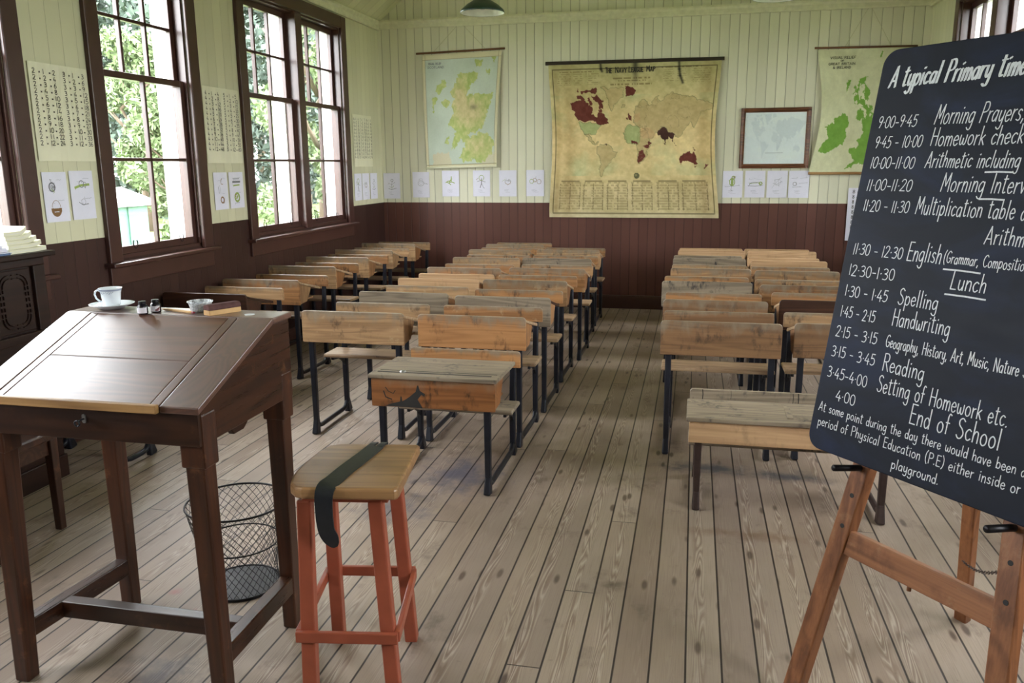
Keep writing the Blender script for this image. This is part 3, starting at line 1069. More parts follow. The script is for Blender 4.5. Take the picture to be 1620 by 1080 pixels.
tree('leafy_tree', -36.5, 43.0, 18.0, 4.6, 'farthest tall tree, behind the others outside the single left window', LG, 23, 20000, 0.24, 0.01)
tree('leafy_tree', -20.0, 50.5, 16.0, 4.6, 'far tree nearest the back corner, outside the double window', LG, 24, 16000, 0.22, 0.01)
tree('leafy_tree', 9.5, 19.5, 10.5, 3.6, 'green tree outside the far half of the window on the right wall', LG, 17, 9000, 0.17, 0.10)
tree('leafy_tree', 8.0, 10.5, 10.0, 3.2, 'unseen tree added to dim the right windows, beside the blackboard', LG, 20, 9000, 0.17, 0.05)  # out of view, added to cut the daylight from the right windows
tree('leafy_tree', 8.0, 3.0, 10.0, 3.2, 'unseen tree added to dim the right windows, behind the blackboard', LG, 21, 9000, 0.17, 0.05)  # second unseen tree, added to weaken the light from the right
rt = empty('garden_shed', (-13.0, 15.5, -0.45), label='small pale green shed with a white roof seen through the single left window', cat='shed')
mb = MB().box(-14.6, -13.0, 13.6, 17.9, -0.45, 0.72)
mb.build('wall', M['shed_green'], rt)
mb = MB()
mb.prism([(-0.12, 0.0), (1.72, 0.0), (1.72, 0.06), (0.8, 0.42), (-0.12, 0.1)], (-13.0, 13.4, 0.70), (-1, 0, 0), (0, 0, 1), (0, 4.7, 0))
mb.build('roof', M['shed_roof'], rt)
mb = MB()
for i in range(9):
    mb.box(-12.99, -12.97, 13.8 + i * 0.42, 13.83 + i * 0.42, -0.45, 0.7)
mb.build('batten', M['shed_green'], rt)

# ================================================================ SCHOOL DESKS
def make_desk(W, h, hb, seat_z, mats, dual=False, panel_h=0.19, lid_d=0.36, lid_drop=0.085, back_y=0.47, back_h=0.088,
              flat=0.0, rear_y=0.50, groove=False):
    """desk with attached bench; local origin on the floor below the middle of the front board; pupils sit at +y"""
    mp, me_, ml, mi = mats['panel'], mats['end'], mats['lid'], mats['iron']
    root = empty('school_desk')
    x0, x1 = -W / 2, W / 2
    B = dict(local=True)
    # front board with rounded upper corners
    MB().prism(round_rect(x0, x1, h - panel_h, h, 0.022, (0, 0, 1, 1)), (0, 0, 0), (1, 0, 0), (0, 0, 1), (0, 0.018, 0)
               ).build('front_panel', mp, root, bevel=0.004, **B)
    # lid: flat strip with pen groove then the sloping leaf
    lz0 = h - 0.012 if not flat else h + 0.012
    mb = MB()
    sl = lambda y: lz0 - lid_drop * (y - flat) / (lid_d - flat) if y > flat else lz0
    ys = 0.018 if not flat else -0.012
    pr = [(ys, lz0 - 0.02), (lid_d, sl(lid_d) - 0.02), (lid_d + 0.004, sl(lid_d) - 0.01), (lid_d, sl(lid_d)), (max(flat, 0.06), sl(max(flat, 0.06))), (ys, lz0)]
    lw = W / 2 + (0.012 if flat else -0.004)
    mb.prism(pr, (-lw, 0, 0), (0, 1, 0), (0, 0, 1), (2 * lw, 0, 0))
    lid = mb.build('lid', ml, root, bevel=0.004, **B)
    if groove:
        mb = MB()
        mb.box(-lw + 0.03, lw - 0.04, 0.046, 0.060, lz0 - 0.004, lz0 + 0.0008)
        mb.box(-lw + 0.03, lw - 0.02, 0.085, 0.091, lz0 - 0.004, lz0 + 0.0006)
        mb.build('pen_groove', M['ink'], lid, **B)
        mb = MB()
        mb.lathe([(0.0, 0.006), (0.014, 0.006), (0.017, 0.002), (0.017, 0.0)], (-0.17, 0.066, lz0), 20)
        mb.build('inkwell_cover', M['steel'], root, smooth=True, **B)
    if dual:
        mb = MB()
        mb.box(-0.016, 0.012, 0.05, lid_d, sl(lid_d) - 0.01, lz0 + 0.004)
        mb.build('lid_divider', ml, root, bevel=0.002, **B)
    # ends of the box and its floor
    for xs in (x0 + 0.004, x1 - 0.022):
        MB().prism([(0.018, h - panel_h + 0.004), (0.13, h - panel_h + 0.012), (0.2, sl(0.2) - 0.03), (0.2, sl(0.2) - 0.02), (0.018, lz0 - 0.021)],
                   (xs, 0, 0), (0, 1, 0), (0, 0, 1), (0.018, 0, 0)).build('end_panel', me_, root, bevel=0.002, **B)
    MB().box(x0 + 0.022, x1 - 0.022, 0.018, 0.26, h - panel_h + 0.02, h - panel_h + 0.032).build('book_shelf', mp, root, **B)
    # iron frames
    for s in (-1, 1):
        xl = s * (W / 2 - 0.045)
        fy, ry = 0.03, rear_y
        mb = MB()
        mb.bar((xl, fy, h - panel_h + 0.03), (xl, fy, 0.07), 0.034, 0.036, None, w1=0.03, d1=0.034)
        mb.bar((xl, fy + 0.002, 0.09), (xl, fy - 0.012, 0.0), 0.03, 0.036, None, w1=0.036, d1=0.06)
        mb.build('leg', mi, root, bevel=0.007, **B)
        mb = MB()
        zt = hb - back_h * 0.35
        mb.bar((xl, ry + 0.02, zt), (xl, ry, seat_z - 0.05), 0.032, 0.022, None, w1=0.034, d1=0.034)
        mb.bar((xl, ry, seat_z - 0.04), (xl, ry, 0.06), 0.034, 0.036, None, w1=0.03, d1=0.034)
        mb.bar((xl, ry, 0.09), (xl, ry + 0.02, 0.0), 0.03, 0.036, None, w1=0.036, d1=0.06)
        mb.build('leg', mi, root, bevel=0.007, **B)
        mb = MB()
        pts = [(xl, fy + 0.005, 0.075), (xl, fy + 0.03, 0.042), (xl, fy + 0.07, 0.034), (xl, ry - 0.07, 0.034), (xl, ry - 0.03, 0.042), (xl, ry - 0.005, 0.075)]
        mb.tube(pts, 0.0145, 8)
        mb.build('skid', mi, root, smooth=True, **B)
        mb = MB()
        mb.prism([(ry - 0.01, seat_z - 0.13), (ry - 0.01, seat_z - 0.024), (ry - 0.2, seat_z - 0.024), (ry - 0.2, seat_z - 0.045), (ry - 0.1, seat_z - 0.055), (ry - 0.04, seat_z - 0.09)],
                 (xl - 0.008, 0, 0), (0, 1, 0), (0, 0, 1), (0.016, 0, 0))
        mb.build('seat_bracket', mi, root, bevel=0.003, **B)
    MB().box(x0 - 0.002, x1 + 0.002, rear_y - 0.225, rear_y - 0.02, seat_z - 0.024, seat_z).build('seat', ml, root, bevel=0.008, **B)
    yb = rear_y - 0.005 + (back_y - 0.47)
    MB().prism(round_rect(x0, x1, hb - back_h, hb, 0.018, (0, 0, 1, 1)), (0, yb, 0), (1, 0, 0), (0, 0, 1), (0, 0.02, 0)
               ).build('backrest', mats.get('back', mp), root, bevel=0.004, **B)
    return root


STD = dict(panel=M['desk_wood'], end=M['desk_wood_end'], lid=M['lid_wood'], iron=M['iron_blue'])
_ord = ['first', 'second', 'third', 'fourth', 'fifth', 'sixth', 'seventh']
proto = make_desk(0.635, 0.765, 0.735, 0.44, STD)
_used, _over = [], []


def place_desk(x, y, label, group, mats=None, rz=0.0):
    o = proto if not _used else copy_tree(proto)
    _used.append(o)
    o.location = (x, y, 0)
    o.rotation_euler = (0, 0, rz)
    tag(o, label, 'desk', group)
    if mats:
        _over.append((o, mats))
    return o


def override(o, mats):
    if True:
        for ch in kids(o):
            nm = ch.name.split('.')[0]
            for key, part in (('panel', 'front_panel'), ('back', 'backrest'), ('lid', 'lid'), ('end', 'end_panel'), ('lid', 'seat')):
                if nm == part and key in mats and not (part == 'seat' and not mats.get('seat')):
                    ch.material_slots[0].link = 'OBJECT'
                    ch.material_slots[0].material = mats[key]


DK = dict(panel=M['desk_dark'], end=M['desk_dark'], lid=M['desk_dark'])
GY = dict(panel=M['desk_grey'])
GB = dict(panel=M['desk_grey'], back=M['desk_grey'])
PL = dict(panel=M['desk_pale'], back=M['desk_pale'])
ORB = dict(back=M['desk_orange'])
D_DK = dict(panel=M['desk_grey'], back=M['desk_amber'], lid=M['desk_dark'])

cols = {
 'E': dict(x=[-3.21, -3.18, -3.26, -3.25, -3.26, -3.26], y=[4.92, 5.62, 6.45, 7.16, 7.82, 8.52], g='desks along the window wall',
           m={0: DK}, txt='school desk in the row beneath the left windows, %s from the front'),
 'C': dict(x=[-1.93, -1.89, -1.86, -1.85, -1.85, -1.89, -1.86], y=[4.42, 5.19, 5.88, 6.56, 7.32, 8.03, 8.62], g='desks in the left middle row',
           m={1: GY, 2: PL}, txt='school desk in the second row from the left windows, %s from the front'),
 'D': dict(x=[-1.21, -1.19, -1.20, -1.16, -1.20, -1.21], y=[4.42, 5.12, 5.90, 6.62, 7.36, 8.12], g='desks in the row left of the aisle',
           m={0: dict(panel=M['desk_amber']), 1: D_DK, 4: GY}, txt='tall school desk on the left edge of the aisle, %s from the front'),
 'A': dict(x=[0.165, 0.15, 0.11, 0.15, 0.15, 0.18], y=[4.47, 5.20, 6.04, 6.82, 7.56, 8.28], g='desks in the row right of the aisle',
           m={0: dict(panel=M['desk_brown_shaded'], back=M['desk_brown_shaded']), 1: dict(panel=M['desk_brown_shaded']), 2: dict(panel=M['desk_grey']), 4: GB, 5: PL}, txt='tall school desk on the right edge of the aisle, %s from the front'),
 'B': dict(x=[0.865, 0.86, 0.79, 0.81, 0.82, 0.84], y=[4.52, 5.30, 5.95, 6.76, 7.46, 8.28], g='desks in the far right row',
           m={0: dict(panel=M['desk_brown_shaded']), 1: dict(panel=M['desk_dark']), 4: PL, 5: PL}, txt='school desk in the rightmost row behind the blackboard, %s from the front'),
}
for key, c in cols.items():
    n = len(c['x'])
    for i in range(n):
        lab = c['txt'] % _ord[i]
        place_desk(c['x'][i], c['y'][i], lab, c['g'], c['m'].get(i), random.Random(hash((ord(key), i)) % 1000).uniform(-0.012, 0.012))

for o_, m_ in _over:
    override(o_, m_)

# three low desks in front
infant = make_desk(0.63, 0.583, 0.597, 0.325, dict(panel=M['desk_orange'], end=M['desk_orange'], lid=M['desk_grey'], iron=M['iron'], back=M['desk_amber']),
                   panel_h=0.153, lid_d=0.415, lid_drop=0.008, flat=0.11, rear_y=0.60, groove=True, back_h=0.092)
infant.location = (-1.215, 3.70, 0)
tag(infant, 'low orange school desk with a grey lid and a dark ink stain on its front', 'desk')
# dark spilt-ink stain on its front board
for ch in kids(infant):
    if ch.name.startswith('front_panel'):
        mb = MB()
        P = [(-.245, .435), (-.05, .432), (-.075, .475), (-.055, .5), (-.04, .492), (-.036, .505), (-.062, .52), (-.07, .548), (-.076, .545), (-.083, .515), (-.115, .488),
             (-.14, .47), (-.155, .462), (-.158, .487), (-.163, .487), (-.166, .46), (-.205, .45)]
        mb.prism(P, (0, -0.0008, 0), (1, 0, 0), (0, 0, 1), (0, 0.0006, 0))
        mb.ribbon([(-.24, .53), (-.225, .51), (-.2, .5), (-.19, .515)], (0, 0, 0), (1, 0, 0), (0, 0, 1), 0.004, 0.0006)
        mb.ribbon([(-.25, .51), (-.24, .48), (-.21, .47)], (0, 0, 0), (1, 0, 0), (0, 0, 1), 0.006, 0.0006)
        mb.build('ink_stain', M['ink'], ch, local=True)
low = make_desk(0.905, 0.445, 0.475, 0.27, dict(panel=M['desk_pale'], end=M['desk_pale'], lid=M['desk_grey'], iron=M['iron_brown'], back=M['desk_grey']),
                dual=True, panel_h=0.112, lid_d=0.30, lid_drop=-0.005, flat=0.06, rear_y=0.44, back_h=0.075)
low.location = (0.468, 3.725, 0)
for ch in kids(low):
    if ch.name.startswith('backrest'):
        mb = MB()
        for x_, z0_, w_ in ((-.39, .40, .004), (-.25, .43, .002), (0.075, .40, .004), (0.165, .40, .006), (0.29, .41, .003), (.05, .42, .003)):
            mb.ribbon([(x_, z0_), (x_ + .003, .45), (x_, .473)], (0, .4342, 0), (1, 0, 0), (0, 0, 1), w_, 0.0006)
        mb.ribbon([(-.0, .405), (.06, .401), (.11, .402)], (0, .4342, 0), (1, 0, 0), (0, 0, 1), .006, 0.0006)
        mb.build('cracks', M['ink'], ch, local=True)
tag(low, 'lowest and widest school desk, pale double desk half hidden by the blackboard', 'desk')
tiny = make_desk(0.62, 0.44, 0.44, 0.27, dict(STD, iron=M['iron']), panel_h=0.15, lid_d=0.28, lid_drop=0.03, rear_y=0.26, back_h=0.09)
tiny.location = (-3.235, 3.64, 0)
tag(tiny, 'low desk by the window wall, only its iron foot showing', 'desk')

# ================================================================ THE MASTER'S DESK
T = empty('writing_desk', (-1.68, 2.19, 0), label="master's tall sloping mahogany writing desk in the left foreground", cat='desk')
tx0, tx1 = -2.045, -1.30            # sides
ty0, ty1 = 1.915, 2.475             # front, back
tzl, tzb, tzf = 1.127, 0.842, 0.957  # ledge height, underside, height of the front edge
ly = 2.352                          # front line of the flat ledge
slope = lambda y: tzf + (tzl - tzf) * (y - ty0) / (ly - ty0)
th = 0.02
# ends
for xs in (tx0 + 0.004, tx1 - 0.026):
    MB().prism([(ty0 + 0.02, tzb), (ty1 - 0.006, tzb), (ty1 - 0.006, tzl - th), (ly, tzl - th), (ty0 + 0.02, slope(ty0 + 0.02) - th)],
               (xs, 0, 0), (0, 1, 0), (0, 0, 1), (0.022, 0, 0)).build('end_panel', M['mahogany_y'], T, bevel=0.003)
MB().box(tx0 + 0.006, tx1 - 0.006, ty0 + 0.008, ty0 + 0.03, tzb, tzf - th + 0.004).build('front_panel', M['mahogany'], T, bevel=0.002)
MB().box(tx0 + 0.026, tx1 - 0.026, ty1 - 0.028, ty1 - 0.006, tzb, tzl - th).build('back_panel', M['mahogany'], T)
MB().box(tx0 + 0.026, tx1 - 0.026, ty0 + 0.03, ty1 - 0.028, tzb, tzb + 0.012).build('bottom_panel', M['mahogany'], T)
MB().box(tx0 - 0.006, tx1 + 0.004, ly, ty1 + 0.004, tzl - th, tzl).build('ledge', M['mahogany_top'], T, bevel=0.004)
# sloping surround and hinged lid
lx0, lx1 = -1.955, -1.418


def sloped(mb, x0, x1, ya, yb, dz=0.0, t=th):
    return mb.hexa([(x0, ya, slope(ya) - t + dz), (x1, ya, slope(ya) - t + dz), (x1, yb, slope(yb) - t + dz), (x0, yb, slope(yb) - t + dz),
                    (x0, ya, slope(ya) + dz), (x1, ya, slope(ya) + dz), (x1, yb, slope(yb) + dz), (x0, yb, slope(yb) + dz)])


sloped(MB(), tx0 - 0.006, lx0 - 0.003, ty0, ly).build('slope_border', M['mahogany_top_y'], T, bevel=0.003)
sloped(MB(), lx1 + 0.003, tx1 + 0.004, ty0, ly).build('slope_border', M['mahogany_top_y'], T, bevel=0.003)
lid = sloped(MB(), lx0 + 0.028, lx1 - 0.03, 2.118, ly - 0.003).build('lid', M['mahogany_top'], T, bevel=0.0025)
sloped(MB(), lx0 + 0.028, lx1 - 0.03, ty0 + 0.004, 2.115).build('lid_board', M['mahogany_top'], lid, bevel=0.0025)
sloped(MB(), lx0, lx0 + 0.0265, ty0 + 0.004, ly - 0.003).build('lid_edging', M['mahogany_top_y'], lid, bevel=0.002)
sloped(MB(), lx1 - 0.0285, lx1, ty0 + 0.004, ly - 0.003).build('lid_edging', M['mahogany_top_y'], lid, bevel=0.002)
MB().box(tx0 + 0.02, lx1 - 0.0, ty0 - 0.014, ty0 + 0.003, tzf - 0.020, tzf + 0.006).build('front_lip', M['lip_wood'], T, bevel=0.003)
# lock plate with its key
mb = MB()
kx = -1.665
mb.prism(round_rect(kx - 0.006, kx + 0.006, 0.892, 0.918, 0.005), (0, ty0 + 0.008, 0), (1, 0, 0), (0, 0, 1), (0, -0.003, 0))
lk = mb.build('lock_plate', M['steel'], T)
mb = MB()
mb.tube([(kx, ty0 + 0.004, 0.905), (kx, ty0 - 0.02, 0.905)], 0.003, 8)
mb.tube([(kx + 0.008 * math.cos(a), ty0 - 0.022, 0.899 + 0.008 * math.sin(a)) for a in np.linspace(0, 5.9, 12)], 0.0026, 6, closed=True)
mb.build('key', M['iron'], T, smooth=True)
mb = MB()
mb.prism([(2.12, tzb + 0.005), (2.27, tzb + 0.005), (2.25, tzb - 0.03), (2.225, tzb - 0.045), (2.17, tzb - 0.045), (2.15, tzb - 0.02)],
         (tx1 - 0.07, 0, 0), (0, 1, 0), (0, 0, 1), (0.02, 0, 0))
mb.build('drawer_stop', M['mahogany_y'], T, bevel=0.003)
# legs: square blocks at the top, tapering to the floor
LEGS = [(tx0 + 0.042, ty0 + 0.055, -0.03, 0.0), (tx1 - 0.04, ty0 + 0.055, 0.012, -0.004), (tx0 + 0.05, ty1 - 0.045, 0.0, 0.0), (tx1 - 0.042, ty1 - 0.045, 0.0, 0.0)]
for (lx, lyy, dx, dy) in LEGS:
    mb = MB()
    mb.bar((lx, lyy, tzb + 0.09), (lx, lyy, tzb - 0.07), 0.078, 0.07)
    mb.bar((lx, lyy, tzb - 0.05), (lx + dx, lyy + dy, 0.0), 0.062, 0.06, w1=0.05, d1=0.05)
    mb.build('leg', M['mahogany_z'], T, bevel=0.006)
zs = 0.168
for i, (a, b) in enumerate(((LEGS[0], LEGS[2]), (LEGS[1], LEGS[3]))):
    MB().bar((a[0] + a[2] * 0.8, a[1] + 0.02, zs), (b[0] + b[2] * 0.8, b[1] - 0.02, zs), 0.046, 0.062, side=(1, 0, 0)).build('side_stretcher', M['mahogany_y'], T, bevel=0.004)
MB().box(LEGS[0][0] + 0.005, LEGS[1][0] - 0.005, 2.105, 2.15, zs - 0.03, zs + 0.028).build('cross_stretcher', M['mahogany'], T, bevel=0.004)

# --- things on the ledge
zt = tzl
cup_at = (-1.935, 2.425)
sc = MB()
sc.lathe([(0.0, 0.004), (0.03, 0.003), (0.032, 0.0), (0.036, 0.0), (0.05, 0.008), (0.071, 0.017), (0.0725, 0.0185), (0.068, 0.019), (0.046, 0.011), (0.034, 0.007), (0.0, 0.007)],
         (cup_at[0], cup_at[1], zt), 40)
so = sc.build('saucer', M['porcelain'], None, smooth=True)
tag(so, 'white porcelain saucer under the teacup on the desk ledge', 'saucer')
cu = empty('teacup', (cup_at[0], cup_at[1], zt + 0.0072), label='white porcelain teacup with a pale grey band, standing on a saucer', cat='cup')
mb = MB()
mb.lathe([(0.0, 0.002), (0.026, 0.0), (0.028, 0.003), (0.0315, 0.01), (0.034, 0.03), (0.0365, 0.05), (0.042, 0.066), (0.0435, 0.0675), (0.041, 0.067), (0.035, 0.05),
          (0.0325, 0.03), (0.029, 0.01), (0.02, 0.006), (0.0, 0.006)], (0, 0, 0), 40)
mb.build('bowl', M['porcelain'], cu, smooth=True, local=True)
cu.scale = (.88, .88, .95)
mb = MB()
hd = Vector((-0.93, -0.36, 0)).normalized()
pts = [tuple(hd * r + Vector((0, 0, z))) for r, z in ((0.037, 0.055), (0.047, 0.06), (0.056, 0.055), (0.059, 0.044), (0.054, 0.03), (0.044, 0.021), (0.033, 0.017))]
mb.tube(pts, [0.0034, 0.0034, 0.0036, 0.0038, 0.0036, 0.0034, 0.0032], 8)
mb.build('handle', M['porcelain'], cu, smooth=True, local=True)
mb = MB()
mb.lathe([(0.0398, 0.0585), (0.0419, 0.0645)], (0, 0, 0), 40)
for i in range(7):
    a = 4.1 + i * 0.22
    rr_ = 0.0384 - 0.0006 * (i % 2)
    mb.tube([(rr_ * math.cos(a), rr_ * math.sin(a), 0.052 - 0.002 * (i % 3)), ((rr_ + .001) * math.cos(a + .2), (rr_ + .001) * math.sin(a + .2), 0.056)], 0.0008, 5)
mb.build('painted_band', M['porcelain_band'], cu, smooth=True, local=True)
for i, (bx_, by_, lab) in enumerate(((-1.762, 2.352, 'small black-capped ink bottle with a plain white label, nearest the teacup'),
                                     (-1.742, 2.392, 'small black-capped ink bottle stained with red, just behind the plain ink bottle'))):
    b = empty('ink_bottle', (bx_, by_, zt), label=lab, cat='bottle', group='ink bottles on the master\'s desk')
    mb = MB()
    mb.lathe([(0.0, 0.0), (0.0155, 0.0), (0.0165, 0.002), (0.0165, 0.024), (0.014, 0.029), (0.010, 0.031), (0.010, 0.034)], (0, 0, 0), 24)
    mb.build('glass_body', M['dark_ink'], b, smooth=True, local=True)
    mb = MB()
    mb.lathe([(0.0, 0.042), (0.0115, 0.042), (0.0125, 0.041), (0.0125, 0.0325), (0.0, 0.0325)], (0, 0, 0), 24)
    mb.build('cap', M['wire'], b, smooth=False, local=True, bevel=0.0008)
    mb = MB()
    n = 12
    a0, a1 = math.radians(205), math.radians(350)
    vs = []
    for j in range(n + 1):
        a = a0 + (a1 - a0) * j / n
        vs += [(0.0169 * math.cos(a), 0.0169 * math.sin(a), 0.004), (0.0169 * math.cos(a), 0.0169 * math.sin(a), 0.022)]
    mb.add(vs, [(2 * j, 2 * j + 2, 2 * j + 3, 2 * j + 1) for j in range(n)])
    mb.build('paper_label', M['bottle_label'], b, local=True)
    if i:
        mb = MB()
        a = math.radians(318)
        mb.lathe([(0.0, 0.0), (0.005, 0.0), (0.005, 0.001), (0, 0.001)], (0.0125, -0.0125, 0.006), 10)
        for q in range(4):
            aa = math.radians(300 + q * 12)
            mb.tube([(0.0172 * math.cos(aa), 0.0172 * math.sin(aa), 0.007), (0.0172 * math.cos(aa + .15), 0.0172 * math.sin(aa + .15), 0.012 + 0.002 * q)], 0.0012, 5)
        mb.build('ink_drips', M['red_ink'], b, local=True)
pn = empty('dip_pen', (-1.66, 2.39, zt), label='thin wooden dip pen lying between the ink bottles and the glass dish', cat='pen')
p0, p1 = Vector((-1.735, 2.418, zt + 0.0052)), Vector((-1.585, 2.375, zt + 0.0046))
mb = MB()
mb.tube([p0, p0.lerp(p1, 0.1), p0.lerp(p1, 0.85), p0.lerp(p1, 0.9)], [0.0025, 0.0045, 0.0046, 0.004], 10)
mb.build('holder', M['eraser_wood'], pn, smooth=True)
mb = MB()
mb.tube([p0.lerp(p1, 0.9), p0.lerp(p1, 0.95), p1], [0.0042, 0.004, 0.0012], 8)
mb.build('nib', M['red_ink'], pn, smooth=True)
mb = MB()
mb.lathe([(0.0, 0.0), (0.026, 0.0), (0.031, 0.004), (0.038, 0.03), (0.0415, 0.033), (0.0415, 0.036), (0.037, 0.0355), (0.033, 0.022), (0.028, 0.006), (0.0, 0.004)],
         (-1.597, 2.425, zt), 32)
o = mb.build('glass_dish', M['dish_glass'], None, smooth=True)
tag(o, 'small clear glass dish beside the blackboard eraser', 'dish')
er = empty('board_eraser', (-1.508, 2.412, zt), math.radians(62), label='long blackboard eraser with dark felt over a pale wooden base', cat='eraser')
mb = MB()
mb.prism(round_rect(-0.058, 0.058, -0.019, 0.019, 0.004), (0, 0, 0), (1, 0, 0), (0, 1, 0), (0, 0, 0.016))
mb.build('wooden_base', M['eraser_wood'], er, local=True, bevel=0.001)
mb = MB()
mb.prism([(-0.019, 0.016), (0.019, 0.016), (0.019, 0.027), (0.013, 0.034), (-0.013, 0.034), (-0.019, 0.027)], (-0.058, 0, 0), (0, 1, 0), (0, 0, 1), (0.116, 0, 0))
mb.build('felt_pad', M['felt'], er, local=True, bevel=0.003)
mb = MB()
mb.lathe([(0.0, 0.0004), (0.0, 0.0012), (0.013, 0.0012), (0.0165, 0.0008), (0.0165, 0.0)], (-1.405, 2.402, zt), 28)
o = mb.build('chalk_mark', M['chalk'], T, smooth=True)

# ================================================================ STOOL AND STRAP
ST = empty('stool', (-0.965, 2.19, 0), math.radians(9.5), label='tall wooden stool with terracotta-painted legs in the foreground', cat='stool')
sz = 0.715
out = []
# seat outline: straight front and right edge, rounded and bulging left end
out = [(-0.135, -0.175), (0.150, -0.175)]
out += arc(0.150, -0.155, 0.02, -90, 0, 4)[1:]
out += [(0.172, 0.18)] + arc(0.155, 0.185, 0.02, 0, 90, 4)[1:]
out += [(-0.12, 0.205), (-0.155, 0.19), (-0.176, 0.13), (-0.19, 0.05), (-0.198, -0.03), (-0.196, -0.09), (-0.182, -0.14), (-0.160, -0.166)]
out = [(x * 0.9 + 0.006, y) for x, y in out]
MB().prism(out, (0, 0, sz - 0.036), (1, 0, 0), (0, 1, 0), (0, 0, 0.036)).build('seat', M['seat_wood'], ST, bevel=0.009, local=True, seg=3)
mb = MB()
mb.prism([(-0.13, -0.13), (0.12, -0.13), (0.12, 0.145), (-0.13, 0.145)], (0, 0, sz - 0.062), (1, 0, 0), (0, 1, 0), (0, 0, 0.026))
mb.build('apron', M['terracotta'], ST, bevel=0.003, local=True)
feet = {(-1, -1): (-0.122, -0.185), (1, -1): (0.132, -0.185), (-1, 1): (-0.145, 0.225), (1, 1): (0.108, 0.225)}
tops = {(-1, -1): (-0.125, -0.115), (1, -1): (0.082, -0.115), (-1, 1): (-0.125, 0.135), (1, 1): (0.088, 0.135)}
for kx_ in feet:
    f_, t_ = feet[kx_], tops[kx_]
    MB().bar((f_[0], f_[1], 0), (t_[0], t_[1], sz - 0.058), 0.042, 0.042, side=(1, 0, 0)).build('leg', M['terracotta'], ST, bevel=0.005, local=True)
zr = 0.258


def legat(kx_, z):
    f_, t_ = feet[kx_], tops[kx_]
    q = z / (sz - 0.058)
    return Vector((f_[0] + (t_[0] - f_[0]) * q, f_[1] + (t_[1] - f_[1]) * q, z))


for a, b, ox, oy, ex in (((-1, -1), (1, -1), 0, -0.028, 0.032), ((-1, 1), (1, 1), 0, 0.028, 0.03), ((-1, -1), (-1, 1), -0.028, 0, 0.02), ((1, -1), (1, 1), 0.028, 0, 0.02)):
    A_, B_ = legat(a, zr), legat(b, zr)
    d = (B_ - A_).normalized()
    of = Vector((ox, oy, 0))
    MB().bar(A_ - d * ex + of, B_ + d * ex + of, 0.034, 0.016, side=(0, 0, 1)).build('foot_rail', M['terracotta'], ST, bevel=0.003, local=True)
# leather strap lying over the seat and hanging over the front
wp = [(x + 0.034, y, z) for x, y, z in [(-0.010, 0.165, 0.0), (-0.022, 0.10, 0.0), (-0.040, 0.02, 0.0), (-0.058, -0.06, 0.0), (-0.070, -0.13, 0.0), (-0.078, -0.168, -0.001), (-0.081, -0.184, -0.012),
      (-0.083, -0.188, -0.04), (-0.082, -0.189, -0.09), (-0.078, -0.188, -0.125), (-0.066, -0.186, -0.150), (-0.056, -0.184, -0.172)]]
c9, s9 = math.cos(math.radians(9.5)), math.sin(math.radians(9.5))
_w3 = []
for i in range(len(wp) - 1):
    p0, p1, p2, p3 = (Vector(wp[max(0, min(len(wp) - 1, i + q))]) for q in (-1, 0, 1, 2))
    for s in range(4):
        t = s / 4
        _w3.append(tuple(0.5 * (2 * p1 + (p2 - p0) * t + (2 * p0 - 5 * p1 + 4 * p2 - p3) * t * t + (3 * p1 - p0 - 3 * p2 + p3) * t ** 3)))
wp = _w3 + [wp[-1]]
vs, fs = [], []
for i, (x, y, dz) in enumerate(wp):
    hw = 0.026 if i < 24 else 0.026 - 0.004 * (i - 24) / 16
    if i >= 40:
        hw = (0.021, 0.0185, 0.0155, 0.011, 0.006)[min(i - 40, 4)]
    p = Vector((x, y, sz + 0.0008 + dz))
    q0 = Vector(wp[max(i - 1, 0)])
    q1 = Vector(wp[min(i + 1, len(wp) - 1)])
    d = (q1 - q0).normalized()
    s_ = d.cross(Vector((0, -0.35 - 0.65 * min(1, i / 24), 1 - 0.8 * min(1, max(0, i - 12) / 12))))
    s_.normalize()
    nrm = s_.cross(d)
    if nrm.z < -0.1 or (abs(nrm.z) <= 0.1 and nrm.y > 0):
        nrm = -nrm
    nrm.normalize()
    for sg, tt in ((-1, 0), (1, 0), (1, 0.006), (-1, 0.006)):
        v = p + s_ * (sg * hw) + nrm * tt
        vs.append((ST.location.x + v.x * c9 - v.y * s9, ST.location.y + v.x * s9 + v.y * c9, v.z))
m = len(wp)
for i in range(m - 1):
    for j in range(4):
        fs.append((i * 4 + j, i * 4 + (j + 1) % 4, (i + 1) * 4 + (j + 1) % 4, (i + 1) * 4 + j))
fs += [(0, 1, 2, 3), (m * 4 - 4, m * 4 - 3, m * 4 - 2, m * 4 - 1)]
strap = MB().add(vs, fs).build('leather_strap', M['leather'], None, smooth=True)
strap.data.set_sharp_from_angle(angle=math.radians(50))
# split tail at the far end
mb = MB()
for dx in (-0.015, 0.013):
    pts = [(0.024 + dx, 0.162, 0.003), (0.028 + dx * 1.1, 0.182, 0.0045), (0.033 + dx * 1.15, 0.2, 0.0035)]
    w_ = 0.011
    vv = []
    for (x, y, z) in pts:
        for sg, tt in ((-1, -0.002), (1, -0.002), (1, 0.004), (-1, 0.004)):
            xx, yy, zz = x + sg * w_, y, sz + z + tt
            vv.append((ST.location.x + xx * c9 - yy * s9, ST.location.y + xx * s9 + yy * c9, zz))
    ff = []
    for i in range(2):
        for j in range(4):
            ff.append((i * 4 + j, i * 4 + (j + 1) % 4, (i + 1) * 4 + (j + 1) % 4, (i + 1) * 4 + j))
    ff += [(0, 1, 2, 3), (8, 9, 10, 11)]
    mb.add(vv, ff)
tl = mb.build('strap_tails', M['leather'], strap, bevel=0.001)
tag(strap, 'black leather strap draped across the stool seat and hanging over its edge', 'strap')

